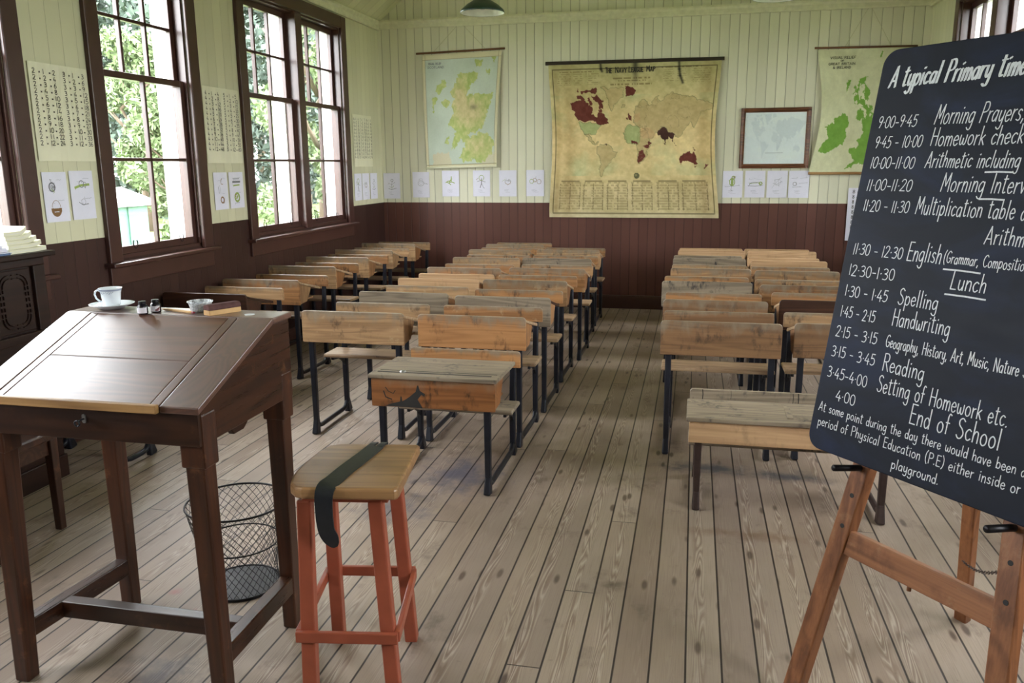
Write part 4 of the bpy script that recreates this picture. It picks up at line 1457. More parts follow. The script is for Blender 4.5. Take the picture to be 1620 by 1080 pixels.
# ================================================================ WASTE BASKET
bc = (-1.672, 2.66)
BK = empty('waste_basket', (bc[0], bc[1], 0), label="black wire waste basket standing on the floor behind the master's desk legs", cat='basket')


def brad(z):
    zz = [0.0, 0.05, 0.11, 0.19, 0.27, 0.345]
    rr = [0.142, 0.136, 0.137, 0.152, 0.170, 0.186]
    return float(np.interp(z, zz, rr))


mb = MB()
NW = 34
for fam in (-1, 1):
    for i in range(NW):
        a0 = 2 * math.pi * i / NW
        pts = []
        for j in range(15):
            z = 0.008 + (0.345 - 0.008) * j / 14
            a = a0 + fam * 1.75 * j / 14
            r = brad(z)
            pts.append((r * math.cos(a), r * math.sin(a), z))
        mb.tube(pts, 0.0011, 4, cap=False)
mb.build('wire_mesh', M['wire_mesh'], BK, local=True, smooth=True)
for nm, z, r_ in (('rim', 0.345, 0.0042), ('hoop', 0.185, 0.0032), ('base_ring', 0.006, 0.006)):
    mb = MB()
    mb.tube([(brad(z) * math.cos(a), brad(z) * math.sin(a), z) for a in np.linspace(0, 2 * math.pi, 49)[:-1]], r_, 6, closed=True)
    mb.build(nm, M['wire'], BK, local=True, smooth=True)
MB().lathe([(0, 0.003), (0.14, 0.003), (0.14, 0.008), (0, 0.01)], n=40).build('base', M['wire'], BK, local=True)

# ================================================================ EASEL AND BLACKBOARD
eF = Vector((0.32343, 2.33481, 0))
eu = Vector((0.634353, -0.773044, 0))
en = Vector((0.773044, 0.634353, 0))
ev = (en * math.sin(math.radians(10)) + Vector((0, 0, math.cos(math.radians(10))))).normalized()
eN = eu.cross(ev).normalized()                       # points towards the room's front (viewer)
if eN.dot(en) > 0:
    eN = -eN


def ep(a, b, d=0.0):
    """point on the leaning plane; d = distance behind it"""
    return eF + eu * a + ev * b - eN * d


EA = empty('easel', (0.51, 2.1, 0), math.atan2(eu.y, eu.x), label='brown wooden easel carrying the blackboard in the right foreground', cat='easel')
BT = 0.018                                            # board thickness
aL = lambda b: 0.056 + (b - 0.58) * 0.114
aR = lambda b: 0.541 - (b - 0.58) * 0.110
ld = BT + 0.021


def floor_b(a, d):
    # where the plane at depth d meets the floor
    p = ep(a, 0, d)
    return -p.z / ev.z


for fn in (aL, aR):
    b0 = floor_b(0, ld + 0.02)
    mb = MB()
    p0, p1 = ep(fn(b0), b0, ld), ep(fn(1.9), 1.9, ld)
    mb.bar(p0, p1, 0.056, 0.04, side=eu)
    leg = mb.build('front_leg', M['easel_wood'], EA, bevel=0.004)
    mb = MB()
    for bb in (0.585, 0.68):
        q = ep(fn(bb) + 0.002, bb, ld - 0.0205)
        qq = ep(fn(bb) + 0.002, bb, ld - 0.019)
        d = (q - qq).normalized()
        mb.tube([qq, q + d * 0.0004], 0.0068, 12)
    if fn is aL:
        q = ep(fn(.6), .6, ld - 0.0205)
    mb.build('peg_hole', M['ink'], leg)
mb = MB()
mb.bar(ep(0.06, 0.541, ld), ep(0.535, 0.541, ld), 0.072, 0.026, side=ev)
mb.build('cross_rail', M['easel_wood_x'], EA, bevel=0.003)
mb = MB()
mb.bar(ep(0.19, 1.84, ld + 0.03), ep(0.41, 1.84, ld + 0.03), 0.07, 0.022, side=ev)
mb.build('top_rail', M['easel_wood_x'], EA, bevel=0.003)
for a_, fn in ((0.052, aL), (0.505, aR)):
    mb = MB()
    q = ep(fn(0.76), 0.764, ld + 0.03)
    mb.tube([q, ep(fn(0.76) - 0.002, 0.764, -0.085)], 0.0095, 12)
    mb.build('board_peg', M['wire'], EA, smooth=True)
    q2 = ep(fn(0.76), 0.764, ld)
# rear legs with their rail
hin = 1.80
rl = [Vector((0.992, 2.945, 0.0)), Vector((0.992, 2.945, 0.0)) + eu * 0.52]
rt_ = [ep(0.205, hin, ld + 0.07), ep(0.395, hin, ld + 0.07)]
for a_, b_ in zip(rl, rt_):
    MB().bar(a_, b_, 0.045, 0.034, side=eu).build('rear_leg', M['easel_wood'], EA, bevel=0.004)
q0, q1 = rl[0].lerp(rt_[0], 0.335), rl[1].lerp(rt_[1], 0.335)
MB().bar(q0, q1, 0.05, 0.022, side=(0, 0, 1)).build('rear_rail', M['easel_wood_x'], EA, bevel=0.003)
MB().bar(ep(0.19, hin + 0.02, ld + 0.05), ep(0.41, hin + 0.02, ld + 0.05), 0.03, 0.03, side=ev).build('hinge_rail', M['easel_wood_x'], EA, bevel=0.003)
# chain
c0 = ep(aR(0.65) - 0.02, 0.655, ld + 0.02)
c1 = rl[0].lerp(rt_[0], 0.155) + Vector((-0.02, -0.02, 0))
mb = MB()
nl = 30
prev = None
for i in range(nl):
    t0, t1 = i / nl, (i + 1.25) / nl
    pa = c0.lerp(c1, t0) + Vector((0, 0, -0.025 * 4 * t0 * (1 - t0)))
    pb = c0.lerp(c1, min(t1, 1)) + Vector((0, 0, -0.025 * 4 * min(t1, 1) * (1 - min(t1, 1))))
    d = (pb - pa)
    L_ = d.length
    d.normalize()
    s_ = d.cross(Vector((0, 0, 1))).normalized() if i % 2 else d.cross(d.cross(Vector((0, 0, 1)))).normalized()
    cen = (pa + pb) / 2
    ring = [cen + d * (L_ / 2 * math.cos(q)) + s_ * (0.0045 * math.sin(q)) for q in np.linspace(0, 2 * math.pi, 11)[:-1]]
    mb.tube(ring, 0.0012, 4, closed=True)
mb.build('chain', M['iron_brown'], EA, smooth=True)
mb = MB()
q = ep(0.285, 0.503, ld)
mb.tube([q, q + Vector((0, 0, -0.012))], 0.006, 8)
mb.build('rail_knob', M['easel_wood'], EA)

BD = empty('blackboard', tuple(ep(0.272, 0.777)), math.atan2(eu.y, eu.x), label='large black chalkboard with the handwritten school timetable, resting on the easel', cat='blackboard')
bx0, bx1, bz0, bz1 = -0.108, 0.652, 0.7775, 1.938
mb = MB()
mb.prism(round_rect(bx0, bx1, bz0, bz1, 0.045, n=8), ep(0, 0, BT), eu, ev, eN * BT)
mb.build('board', M['slate'], BD, bevel=0.003)
rng = random.Random(4)
LINES = [
 ('A typical Primary timetable', -0.074, -0.074 + 0.385 * text_width('A typical Primary timetable') / text_width('A typical Primary time'), 1.832, .056, .0062, .16, 'title'),
 ('9*00-9*45', -.083, .042, 1.720, .031, .0038, .1, 'time'), ('Morning Prayers,', .095, .335, 1.722, .050, .0042, .14, 'lesson'),
 ('9*45 - 10*00', -.080, .071, 1.664, .031, .0038, .1, 'time'), ('Homework check', .097, .345, 1.666, .046, .0042, .08, 'lesson'),
 ('10*00-11*00', -.081, .061, 1.606, .031, .0038, .1, 'time'), ('Arithmetic including', .095, .350, 1.609, .042, .0042, .1, 'lesson'),
 ('11*00-11*20', -.078, .068, 1.544, .031, .0038, .1, 'time'), ('Morning Interval', .155, .404, 1.547, .048, .0042, .08, 'lesson'),
 ('11*20 - 11*30', -.075, .074, 1.485, .031, .0038, .05, 'time'), ('Multiplication table a', .095, .395, 1.484, .046, .0042, .05, 'lesson'),
 ('Arithmetic', .305, .305 + .099 * text_width('Arithmetic') / text_width('Arithm'), 1.421, .044, .0042, .05, 'lesson'),
 ('11*30 - 12*30', -.080, .084, 1.360, .031, .0038, .05, 'time'), ('English', .099, .200, 1.360, .050, .0042, .05, 'lesson'),
 ('(Grammar, Composition', .207, .428, 1.364, .030, .0034, .05, 'lesson'),
 ('12*30-1*30', -.080, .073, 1.299, .031, .0038, .0, 'time'), ('Lunch', .241, .336, 1.300, .046, .0044, .04, 'lesson'),
 ('1*30 - 1*45', -.079, .066, 1.238, .031, .0038, .0, 'time'), ('Spelling', .100, .219, 1.239, .044, .0042, .0, 'lesson'),
 ('1*45 - 2*15', -.080, .040, 1.177, .031, .0038, .0, 'time'), ('Handwriting', .096, .267, 1.180, .046, .0042, .0, 'lesson'),
 ('2*15 - 3*15', -.082, .061, 1.118, .031, .0038, .0, 'time'), ('Geography, History, Art, Music, Nature S', .090, .482, 1.118, .033, .0036, .0, 'lesson'),
 ('3*15 - 3*45', -.083, .068, 1.058, .031, .0038, -.02, 'time'), ('Reading', .095, .223, 1.052, .047, .0044, .0, 'lesson'),
 ('3*45-4*00', -.083, .057, .995, .031, .0038, -.02, 'time'), ('Setting of Homework etc.', .092, .463, .993, .046, .0042, .0, 'lesson'),
 ('4*00', -.037, .031, .934, .030, .0038, -.02, 'time'), ('End of School', .209, .456, .934, .052, .0046, .0, 'lesson'),
 ('At some point during the day there would have been a', -.089, .530, .891, .027, .0034, .0, 'note'),
 ('period of Physical Education (P.E) either inside or in', -.082, .558, .848, .028, .0034, .0, 'note'),
 ('playground.', .185, .326, .802, .027, .0036, .0, 'note'),
]
for t_, a0, a1, b_, hh, sw, sl_, nm in LINES:
    mb = MB()
    write(mb, t_, ep(a0, b_), eu, ev, a1 - a0, hh, sw * 0.68, M['chalk'], lift=0.0008, slant=sl_, wob=0.0012, rng=rng)
    if nm == 'title':
        write(mb, t_, ep(a0 + 0.0035, b_ + 0.001), eu, ev, a1 - a0, hh, sw * 0.6, M['chalk'], lift=0.0010, slant=sl_)
    mb.build('chalk_writing', M['chalk'], BD)
for (x0_, x1_, b_) in ((.268, .338, 1.597), (.268, .332, 1.530), (.213, .313, 1.347), (.232, .341, 1.284)):
    MB().ribbon([(x0_, b_), ((x0_ + x1_) / 2, b_ + 0.001), (x1_, b_)], ep(0, 0), eu, ev, 0.0042, 0.0008).build('chalk_underline', M['chalk'], BD)

# ================================================================ WALL MAPS AND SHEETS
def s2l(a):
    a = np.asarray(a, float) / 255.0
    return np.where(a <= 0.04045, a / 12.92, ((a + 0.055) / 1.055) ** 2.4)


def inside(poly, X, Y):
    """even-odd point in polygon test on arrays"""
    r = np.zeros(X.shape, bool)
    n = len(poly)
    for i in range(n):
        x0, y0 = poly[i]
        x1, y1 = poly[(i + 1) % n]
        if y0 == y1:
            continue
        c = ((Y >= y0) != (Y >= y1)) & (X < (x1 - x0) * (Y - y0) / (y1 - y0) + x0)
        r ^= c
    return r


def fnoise(U, V, f, seed, octv=4):
    rng = np.random.default_rng(seed)
    out = np.zeros_like(U)
    amp, tot = 1.0, 0.0
    for _ in range(octv):
        g = rng.random((int(f) + 3, int(f) + 3))
        x, y = U * f, V * f
        xi, yi = np.floor(x).astype(int), np.floor(y).astype(int)
        xf, yf = x - xi, y - yi
        xf, yf = xf * xf * (3 - 2 * xf), yf * yf * (3 - 2 * yf)
        xi, yi = np.clip(xi, 0, g.shape[0] - 2), np.clip(yi, 0, g.shape[1] - 2)
        q = (g[xi, yi] * (1 - xf) + g[xi + 1, yi] * xf) * (1 - yf) + (g[xi, yi + 1] * (1 - xf) + g[xi + 1, yi + 1] * xf) * yf
        out += q * amp
        tot += amp
        amp *= 0.55
        f *= 2
    return out / tot


def painted_sheet(name, parent, c, nx, ny, paint, yoff, inset=None):
    """hanging paper: c = (xl_top, xr_top, z_top, xl_bot, xr_bot, z_bot); colours stored per vertex"""
    U, V = np.meshgrid(np.linspace(0, 1, nx), np.linspace(0, 1, ny), indexing='ij')
    xl = c[0] + (c[3] - c[0]) * V
    xr = c[1] + (c[4] - c[1]) * V
    if inset is not None:
        li, ri = inset(V)
        xl, xr = xl + li, xr - ri
    X = xl + (xr - xl) * U
    Z = c[2] + (c[5] - c[2]) * V
    if len(c) > 6:
        Z = Z + c[6] * (U - 0.5)
    Y = YB - yoff(U, V)
    P = np.stack([X, Y, Z], -1).reshape(-1, 3)
    idx = np.arange(nx * ny).reshape(nx, ny)
    F = np.stack([idx[:-1, :-1], idx[:-1, 1:], idx[1:, 1:], idx[1:, :-1]], -1).reshape(-1, 4)
    r = parent.location
    P = P - np.array([r.x, r.y, r.z])
    me = bpy.data.meshes.new(name)
    me.from_pydata(P.tolist(), [], F.tolist())
    at = me.color_attributes.new('paint', 'FLOAT_COLOR', 'POINT')
    rgb = s2l(np.clip(paint(U, V), 0, 255)).reshape(-1, 3)
    at.data.foreach_set('color', np.concatenate([rgb, np.ones((len(rgb), 1))], 1).astype(np.float32).ravel())
    me.materials.append(M['map_paper'])
    me.polygons.foreach_set('use_smooth', [True] * len(me.polygons))
    o = bpy.data.objects.new(name, me)
    COL.objects.link(o)
    o.parent = parent
    return o


def warp(U, V, seed, amt):
    return U + (fnoise(U, V, 14, seed, 3) - 0.5) * amt, V + (fnoise(U, V, 14, seed + 1, 3) - 0.5) * amt


def fill(img, mask, rgb, a=1.0):
    img[mask] = img[mask] * (1 - a) + np.array(rgb, float) * a


def edge_of(mask):
    e = np.zeros_like(mask)
    e[1:, :] |= mask[1:, :] != mask[:-1, :]
    e[:, 1:] |= mask[:, 1:] != mask[:, :-1]
    return e


# --- the big world map of the Navy League
NAVY = dict(
 maroon=[[(225, 368), (300, 358), (345, 372), (352, 395), (344, 425), (365, 445), (386, 456), (386, 475), (330, 470), (265, 470), (250, 430), (228, 405)],
         [(388, 425), (408, 418), (428, 430), (440, 450), (448, 474), (415, 486), (380, 482), (375, 462), (386, 450)],
         [(265, 330), (288, 325), (322, 366), (275, 350)], [(355, 332), (385, 325), (410, 358), (426, 395), (402, 398), (385, 360), (357, 348)],
         [(268, 308), (278, 292), (286, 292), (276, 312)], [(290, 306), (322, 298), (350, 304), (362, 286), (385, 284), (382, 316), (340, 314), (300, 318)],
         [(325, 345), (338, 340), (356, 378), (338, 372)], [(398, 402), (416, 398), (418, 420), (404, 416)],
         [(555, 283), (600, 284), (607, 312), (590, 326), (557, 334)],
         [(640, 640), (668, 640), (676, 668), (656, 702), (632, 708), (630, 686)], [(668, 602), (690, 592), (700, 602), (690, 622), (670, 618)],
         [(690, 582), (712, 578), (714, 596), (694, 600)], [(594, 582), (620, 577), (624, 594), (600, 600)],
         [(572, 432), (580, 425), (588, 445), (593, 462), (576, 460)], [(562, 447), (570, 442), (570, 457), (562, 457)],
         [(885, 672), (910, 655), (934, 640), (950, 652), (960, 640), (986, 682), (980, 716), (960, 722), (936, 702), (905, 700), (890, 714)],
         [(962, 728), (973, 728), (968, 739)], [(1040, 714), (1046, 724), (1025, 750), (1020, 742)], [(955, 626), (975, 636), (962, 640)]],
 dark=[[(750, 532), (776, 508), (798, 516), (806, 540), (832, 538), (846, 546), (848, 600), (836, 572), (815, 560), (804, 572), (795, 602), (784, 576), (770, 552), (752, 546)],
       [(850, 592), (862, 606), (852, 604)], [(432, 596), (442, 598), (440, 608), (432, 604)]],
 tan=[[(400, 284), (540, 284), (532, 340), (500, 370), (476, 418), (456, 392), (442, 340), (428, 300)],
      [(300, 535), (336, 540), (346, 570), (376, 592), (392, 580), (382, 600), (350, 586), (320, 566)],
      [(385, 606), (420, 596), (452, 606), (502, 640), (490, 672), (466, 690), (446, 722), (426, 746), (416, 786), (399, 770), (400, 720), (404, 690), (384, 650)],
      [(605, 442), (614, 390), (650, 350), (682, 366), (700, 386), (740, 332), (760, 362), (822, 320), (870, 330), (930, 346), (1062, 380), (1062, 410), (1000, 430),
       (986, 470), (960, 512), (942, 470), (920, 500), (912, 530), (880, 562), (860, 556), (846, 544), (806, 540), (798, 514), (776, 506), (752, 528), (740, 530), (730, 560),
       (702, 572), (682, 530), (660, 512), (640, 512), (620, 490), (605, 470)],
      [(526, 380), (548, 378), (546, 396), (528, 396)], [(625, 545), (690, 518), (704, 562), (712, 586), (690, 630), (682, 662), (668, 690), (642, 712), (630, 690), (626, 640), (616, 600)]],
 green=[[(264, 476), (386, 480), (412, 483), (390, 512), (374, 540), (340, 536), (300, 536), (276, 506)], [(570, 482), (640, 506), (650, 545), (620, 600), (570, 602), (545, 576), (550, 540), (565, 510)]])


def navy_paint(U, V):
    X, Y = 105 + 985 * U, 152 + 868 * V - 0
    n = fnoise(U, V, 5, 1)
    n2 = fnoise(U, V, 22, 2)
    base = np.array([204, 190, 138.0]) * np.ones(U.shape + (3,))
    base += ((n - 0.5) * 40)[..., None] + ((n2 - 0.5) * 16)[..., None] * np.array([1, 1, .8])
    mid = np.exp(-((V - 0.5) / 0.28) ** 2)
    base += mid[..., None] * np.array([16, 8, 6.0])
    up = np.clip((0.32 - V) / 0.32, 0, 1)
    base -= up[..., None] * np.array([24, 16, 14.0])
    low = np.clip((V - 0.72) / 0.1, 0, 1)
    base -= low[..., None] * np.array([10, 10, 4.0])
    sea = np.clip(fnoise(U, V, 6, 5) * 2.4 - 1.15, 0, 1) * (V > 0.2) * (V < 0.72)
    base = base * (1 - 0.45 * sea[..., None]) + np.array([150, 182, 138.0]) * 0.45 * sea[..., None]
    for x0, s in ((.11, .035), (.93, .04), (.04, .02)):           # worn vertical creases
        k = np.exp(-((U - x0) / s) ** 2)
        base -= k[..., None] * np.array([20, 24, 22.0])
    Xw, Yw = X + (fnoise(U, V, 34, 8, 3) - .5) * 32, Y + (fnoise(U, V, 34, 9, 3) - .5) * 32
    land = np.zeros(U.shape, bool)
    for key, rgb, a in (('tan', (186, 166, 118), .8), ('green', (150, 170, 112), .7), ('maroon', (96, 38, 30), .95), ('dark', (62, 32, 26), .95)):
        for p in NAVY[key]:
            m = inside(p, Xw, Yw)
            fill(base, m, rgb, a)
            if key in ('tan', 'green'):
                e = edge_of(m)
                fill(base, e, (110, 112, 74), 0.55)
    rgb = base
    m = (np.hypot(X - 625, Y - 779) < 17)
    fill(rgb, m, (84, 84, 56), .9)
    m = (np.hypot(X - 621, Y - 776) < 7)
    fill(rgb, m, (150, 146, 100), .7)
    pink = inside([(640, 520), (706, 510), (745, 545), (720, 570), (690, 570), (650, 560)], Xw, Yw) | inside([(605, 430), (640, 420), (650, 470), (615, 480)], Xw, Yw)
    fill(rgb, pink, (204, 160, 118), .4)
    # faint mottling, rivers and borders on the land
    rr_ = np.abs(fnoise(U, V, 16, 12, 3) - .5) < .012
    lm = inside(NAVY['tan'][3], Xw, Yw) | inside(NAVY['tan'][2], Xw, Yw) | inside(NAVY['tan'][5], Xw, Yw)
    fill(rgb, rr_ & lm, (128, 116, 80), .45)
    rgb += ((fnoise(U, V, 50, 13, 2) - .5) * 26)[..., None]
    # printed text blocks
    rng = np.random.default_rng(3)
    ny = U.shape[1]
    rows = np.arange(ny)
    cols = [(160, 290), (302, 428), (445, 575), (592, 718), (742, 872), (884, 1040)]
    for (a, b) in cols:
        blk = (X > a) & (X < b) & (Y > 815) & (Y < 975)
        row_on = ((np.floor((Y - 815) / 7.5).astype(int)) % 2 == 0)
        wd = rng.random((60, 80)) > 0.35
        tx = wd[np.clip(((Y - 815) / 7.5).astype(int), 0, 59), np.clip(((X - a) / 9).astype(int), 0, 79)]
        fill(rgb, blk & row_on & tx, (118, 104, 68), .34)
        hd_ = (X > a + 10) & (X < b - 10) & (Y > 806) & (Y < 813)
        fill(rgb, hd_, (96, 84, 52), .55)
        for q in (0.06, 0.52, 0.96):
            xx = a + (b - a) * q
            fill(rgb, (np.abs(X - xx) < 3) & (Y > 822) & (Y < 975) & (rng.random(U.shape) > .35), (92, 80, 50), .6)
    for (a, b, t0, t1) in ((150, 235, 205, 268), (250, 300, 205, 268), (322, 400, 205, 268), (770, 830, 195, 262), (850, 900, 195, 262), (930, 1040, 190, 268)):
        blk = (X > a) & (X < b) & (Y > t0) & (Y < t1)
        row_on = ((np.floor(Y / 6).astype(int)) % 2 == 0)
        wd = rng.random((60, 80)) > 0.45
        tx = wd[np.clip(((Y - t0) / 6).astype(int), 0, 59), np.clip(((X - a) / 8).astype(int), 0, 79)]
        fill(rgb, blk & row_on & tx, (116, 102, 62), .36)
    for (a, b, y0) in ((170, 370, 196), (760, 990, 182), (480, 700, 236), (505, 680, 250), (465, 705, 270)):
        wd = rng.random(120) > .3
        m = (X > a) & (X < b) & (np.abs(Y - y0) < 4) & wd[np.clip(((X - a) / 7).astype(int), 0, 119)]
        fill(rgb, m, (104, 88, 48), .55)
    # frame line, stains and tears
    fr_ = ((np.abs(U - 0.022) < .0035) | (np.abs(U - 0.978) < .0035)) & (V > .03) & (V < .975) | ((np.abs(V - 0.033) < .004) | (np.abs(V - 0.972) < .004)) & (U > .022) & (U < .978)
    fill(rgb, fr_, (84, 74, 44), .75)
    st = np.exp(-((U - .513) / .016) ** 2) * np.clip(1 - V / .16, 0, 1)
    rgb = rgb * (1 - .62 * st[..., None])
    for pl in ([(.762, 0), (.765, .05), (.772, .09), (.79, .135)], [(.31, 0), (.312, .035), (.318, .05)]):
        for i in range(len(pl) - 1):
            (u0, v0), (u1, v1) = pl[i], pl[i + 1]
            t_ = np.clip(((U - u0) * (u1 - u0) + (V - v0) * (v1 - v0)) / ((u1 - u0) ** 2 + (v1 - v0) ** 2), 0, 1)
            d = np.hypot(U - u0 - t_ * (u1 - u0), V - v0 - t_ * (v1 - v0))
            k = np.exp(-(d / .007) ** 2) * .6
            rgb = rgb * (1 - k[..., None])
    wh = np.clip((V - .955) / .03, 0, 1) * .4
    rgb = rgb * (1 - wh[..., None]) + np.array([216, 208, 180.0]) * wh[..., None]
    return rgb


NM = empty('world_map', (-0.69, YB, 2.66), label='large yellowed world map in the centre of the back wall hanging from a dark rod', cat='map')
navy_off = lambda U, V: 0.028 + 0.03 * np.sin(np.pi * V) * (np.abs(2 * U - 1) ** 3) + 0.004 * np.sin(9 * U + 4 * V)
navy_in = lambda V: (0.045 * np.sin(np.pi * np.clip(V * 1.05, 0, 1)) ** 1.3, 0.055 * np.sin(np.pi * np.clip(V * 1.02, 0, 1)) ** 1.3)
painted_sheet('map_sheet', NM, (-1.602, 0.223, 2.648, -1.585, 0.262, 1.018, 0.0), 330, 290, navy_paint, navy_off, navy_in)
mb = MB()
mb.prism([(-0.03, -0.018), (0.0, -0.018), (0.0, 0.018), (-0.02, 0.018), (-0.03, 0.008)], (-1.632, YB - 0.012, 2.664), (0, 1, 0), (0, 0, 1), (1.882, 0, -0.006))
mb.build('hanging_rod', M['map_rod_dark'], NM, bevel=0.002)
mb = MB()
ty_ = YB - 0.0395
for t_, x0, w_ in (('T', -.982, .022), ('HE', -.957, .044), ('N', -.876, .032), ('AVY', -.838, .082), ('L', -.735, .024), ('EAGUE', -.706, .125), ('M', -.549, .036), ('AP', -.508, .05)):
    big_ = len(t_) == 1
    write(mb, t_, (x0, ty_, 2.546 + (x0 + .98) * .012), (1, 0, 0), (0, 0, 1), w_, .056 if big_ else .044, .0078, M['ink'])
mb.build('title_lettering', M['ink'], NM)


# --- Scotland
SCOT = [[(410, 255), (520, 250), (545, 238), (592, 258), (572, 292), (520, 350), (500, 390), (488, 432), (560, 416), (705, 418), (700, 480), (660, 590), (622, 690), (562, 720), (490, 740), (520, 758),
         (600, 720), (690, 742), (728, 800), (722, 880), (650, 960), (590, 962), (560, 930), (470, 956), (425, 930), (450, 880), (468, 820), (440, 760), (404, 820), (352, 850), (372, 770), (392, 700),
         (340, 660), (322, 640), (352, 600), (372, 560), (358, 500), (380, 450), (350, 400), (382, 350)],
        [(538, 150), (612, 150), (600, 208), (560, 204)], [(228, 342), (300, 290), (312, 330), (252, 412), (230, 392)], [(200, 430), (236, 418), (212, 508), (196, 562), (188, 540)],
        [(268, 470), (312, 440), (346, 470), (322, 522), (290, 500)], [(290, 770), (332, 738), (322, 800), (294, 800)], [(640, 232), (692, 240), (662, 270)], [(688, 138), (722, 128), (712, 180)]]


def scot_paint(U, V):
    X, Y = 118 + 640 * U, 95 + 905 * V
    n = fnoise(U, V, 6, 21)
    n2 = fnoise(U, V, 30, 22)
    rgb = np.array([192, 204, 190.0]) + ((n - .5) * 22)[..., None]
    rgb = rgb * np.ones(U.shape + (1,))
    Xw, Yw = X + (fnoise(U, V, 36, 23, 3) - .5) * 44, Y + (fnoise(U, V, 36, 24, 3) - .5) * 44
    m = np.zeros(U.shape, bool)
    for p in SCOT:
        m |= inside(p, Xw, Yw)
    hi = np.exp(-(((X - 520) / 130) ** 2 + ((Y - 560) / 110) ** 2)) + .9 * np.exp(-(((X - 430) / 60) ** 2 + ((Y - 420) / 120) ** 2)) + .6 * np.exp(-(((X - 590) / 120) ** 2 + ((Y - 830) / 90) ** 2))
    t = np.clip(hi * 1.1 + (n2 - .5) * 1.1, 0, 1)[..., None]
    land = np.array([172, 188, 98.0]) * (1 - t) + np.array([204, 186, 128.0]) * t
    land = land + ((n2 - .5) * 50)[..., None]
    dk = np.exp(-(((X - 550) / 30) ** 2 + ((Y - 520) / 20) ** 2))[..., None]
    land = land * (1 - .35 * dk)
    rgb[m] = land[m] * .8 + rgb[m] * .2
    ni = inside([(180, 880), (330, 868), (352, 980), (178, 985)], Xw, Yw)
    fill(rgb, ni, (206, 198, 168), .9)
    fill(rgb, inside([(610, 970), (735, 880), (735, 985), (600, 985)], Xw, Yw), (206, 198, 170), .8)
    bd = (U < .035) | (U > .965) | (V < .045) | (V > .968)
    fill(rgb, bd, (214, 208, 174), 1)
    ln = (np.abs(U - .035) < .004) | (np.abs(U - .965) < .004) | (np.abs(V - .045) < .003) | (np.abs(V - .968) < .003)
    fill(rgb, ln, (130, 124, 96), .7)
    return rgb


SM = empty('scotland_map', (-2.58, YB, 2.83), label='map of Scotland hanging on the back wall nearest the left corner', cat='map')
painted_sheet('map_sheet', SM, (-3.03, -2.118, 2.806, -3.010, -2.182, 1.566, 0.02), 200, 270, scot_paint,
              lambda U, V: 0.025 + 0.035 * V * (U ** 2) + 0.012 * np.sin(np.pi * V), lambda V: (0.0 * V, 0.012 * np.sin(np.pi * V)))
MB().tube([(-3.098, YB - 0.028, 2.814), (-2.082, YB - 0.028, 2.838)], 0.011, 10).build('hanging_rod', M['map_rod'], SM, smooth=True)
MB().tube([(-3.01, YB - 0.036, 1.566), (-2.182, YB - 0.07, 1.586)], 0.012, 10).build('bottom_rod', M['paper_cream'], SM, smooth=True)
mb = MB()
mb.tube([(-2.90, YB - 0.02, 2.826), (-2.585, YB - 0.012, 3.13), (-2.30, YB - 0.02, 2.838)], 0.0022, 5)
mb.build('hanging_string', M['string'], SM)
mb = MB()
for t_, x0, z_, w_ in (('VISUAL RELIEF', -2.955, 2.688, .15), ('SCOTLAND', -2.965, 2.650, .19)):
    write(mb, t_, (x0, YB - .042, z_), (1, 0, 0), (0, 0, 1), w_, .022, .004, M['grey_ink'], lift=0.004)
mb.build('title_lettering', M['grey_ink'], SM)

# --- Great Britain and Ireland
BRIT = [[(245, 580), (310, 545), (346, 560), (356, 600), (352, 660), (356, 720), (340, 782), (282, 800), (202, 840), (150, 830), (166, 770), (202, 730), (180, 690), (168, 650), (190, 620), (240, 615)],
        [(430, 285), (506, 280), (482, 330), (532, 370), (522, 450), (560, 520), (600, 640), (652, 762), (722, 800), (702, 900), (600, 930), (482, 922), (380, 970), (400, 930), (460, 900), (398, 822), (470, 792),
         (458, 740), (500, 690), (470, 600), (420, 590), (432, 540), (440, 480), (400, 470), (380, 420), (390, 340), (420, 330)],
        [(335, 310), (372, 290), (352, 340), (314, 390), (322, 345)], [(585, 105), (600, 95), (596, 140), (584, 138)]]


def brit_paint(U, V):
    X, Y = 110 + 725 * U, 78 + 915 * V
    n = fnoise(U, V, 5, 41)
    n2 = fnoise(U, V, 26, 42)
    rgb = np.array([206, 208, 172.0]) + ((n - .5) * 26)[..., None]
    rgb = rgb * np.ones(U.shape + (1,))
    Xw, Yw = X + (fnoise(U, V, 34, 43, 3) - .5) * 40, Y + (fnoise(U, V, 34, 44, 3) - .5) * 40
    for i, p in enumerate(BRIT):
        m = inside(p, Xw, Yw)
        if i == 1:
            m &= ~((n2 > .56) & (Y < 620))
        fill(rgb, m, (104, 156, 48), .88)
    rgb = rgb + ((n2 - .5) * 22)[..., None]
    return rgb


GB_ = empty('british_isles_map', (1.61, YB, 2.72), label='pale green relief map of Britain and Ireland on the back wall, partly behind the blackboard', cat='map')
painted_sheet('map_sheet', GB_, (1.163, 2.075, 2.708, 1.150, 2.08, 1.49, 0.0), 180, 240, brit_paint,
              lambda U, V: 0.025 + 0.07 * V * (U - 0.5) ** 2 + 0.02 * np.sin(np.pi * V), lambda V: (0.075 * np.sin(np.pi * np.clip(V, 0, 1)) ** 1.2, 0.06 * np.sin(np.pi * V)))
MB().tube([(1.130, YB - 0.028, 2.728), (2.095, YB - 0.028, 2.716)], 0.010, 10).build('hanging_rod', M['map_rod'], GB_, smooth=True)
MB().tube([(1.146, YB - 0.045, 1.488), (2.085, YB - 0.045, 1.488)], 0.014, 10).build('bottom_rod', M['lip_wood'], GB_, smooth=True)
mb = MB()
mb.tube([(1.42, YB - 0.02, 2.732), (1.63, YB - 0.012, 3.12), (1.85, YB - 0.02, 2.728)], 0.0022, 5)
mb.build('hanging_string', M['string'], GB_)
mb = MB()
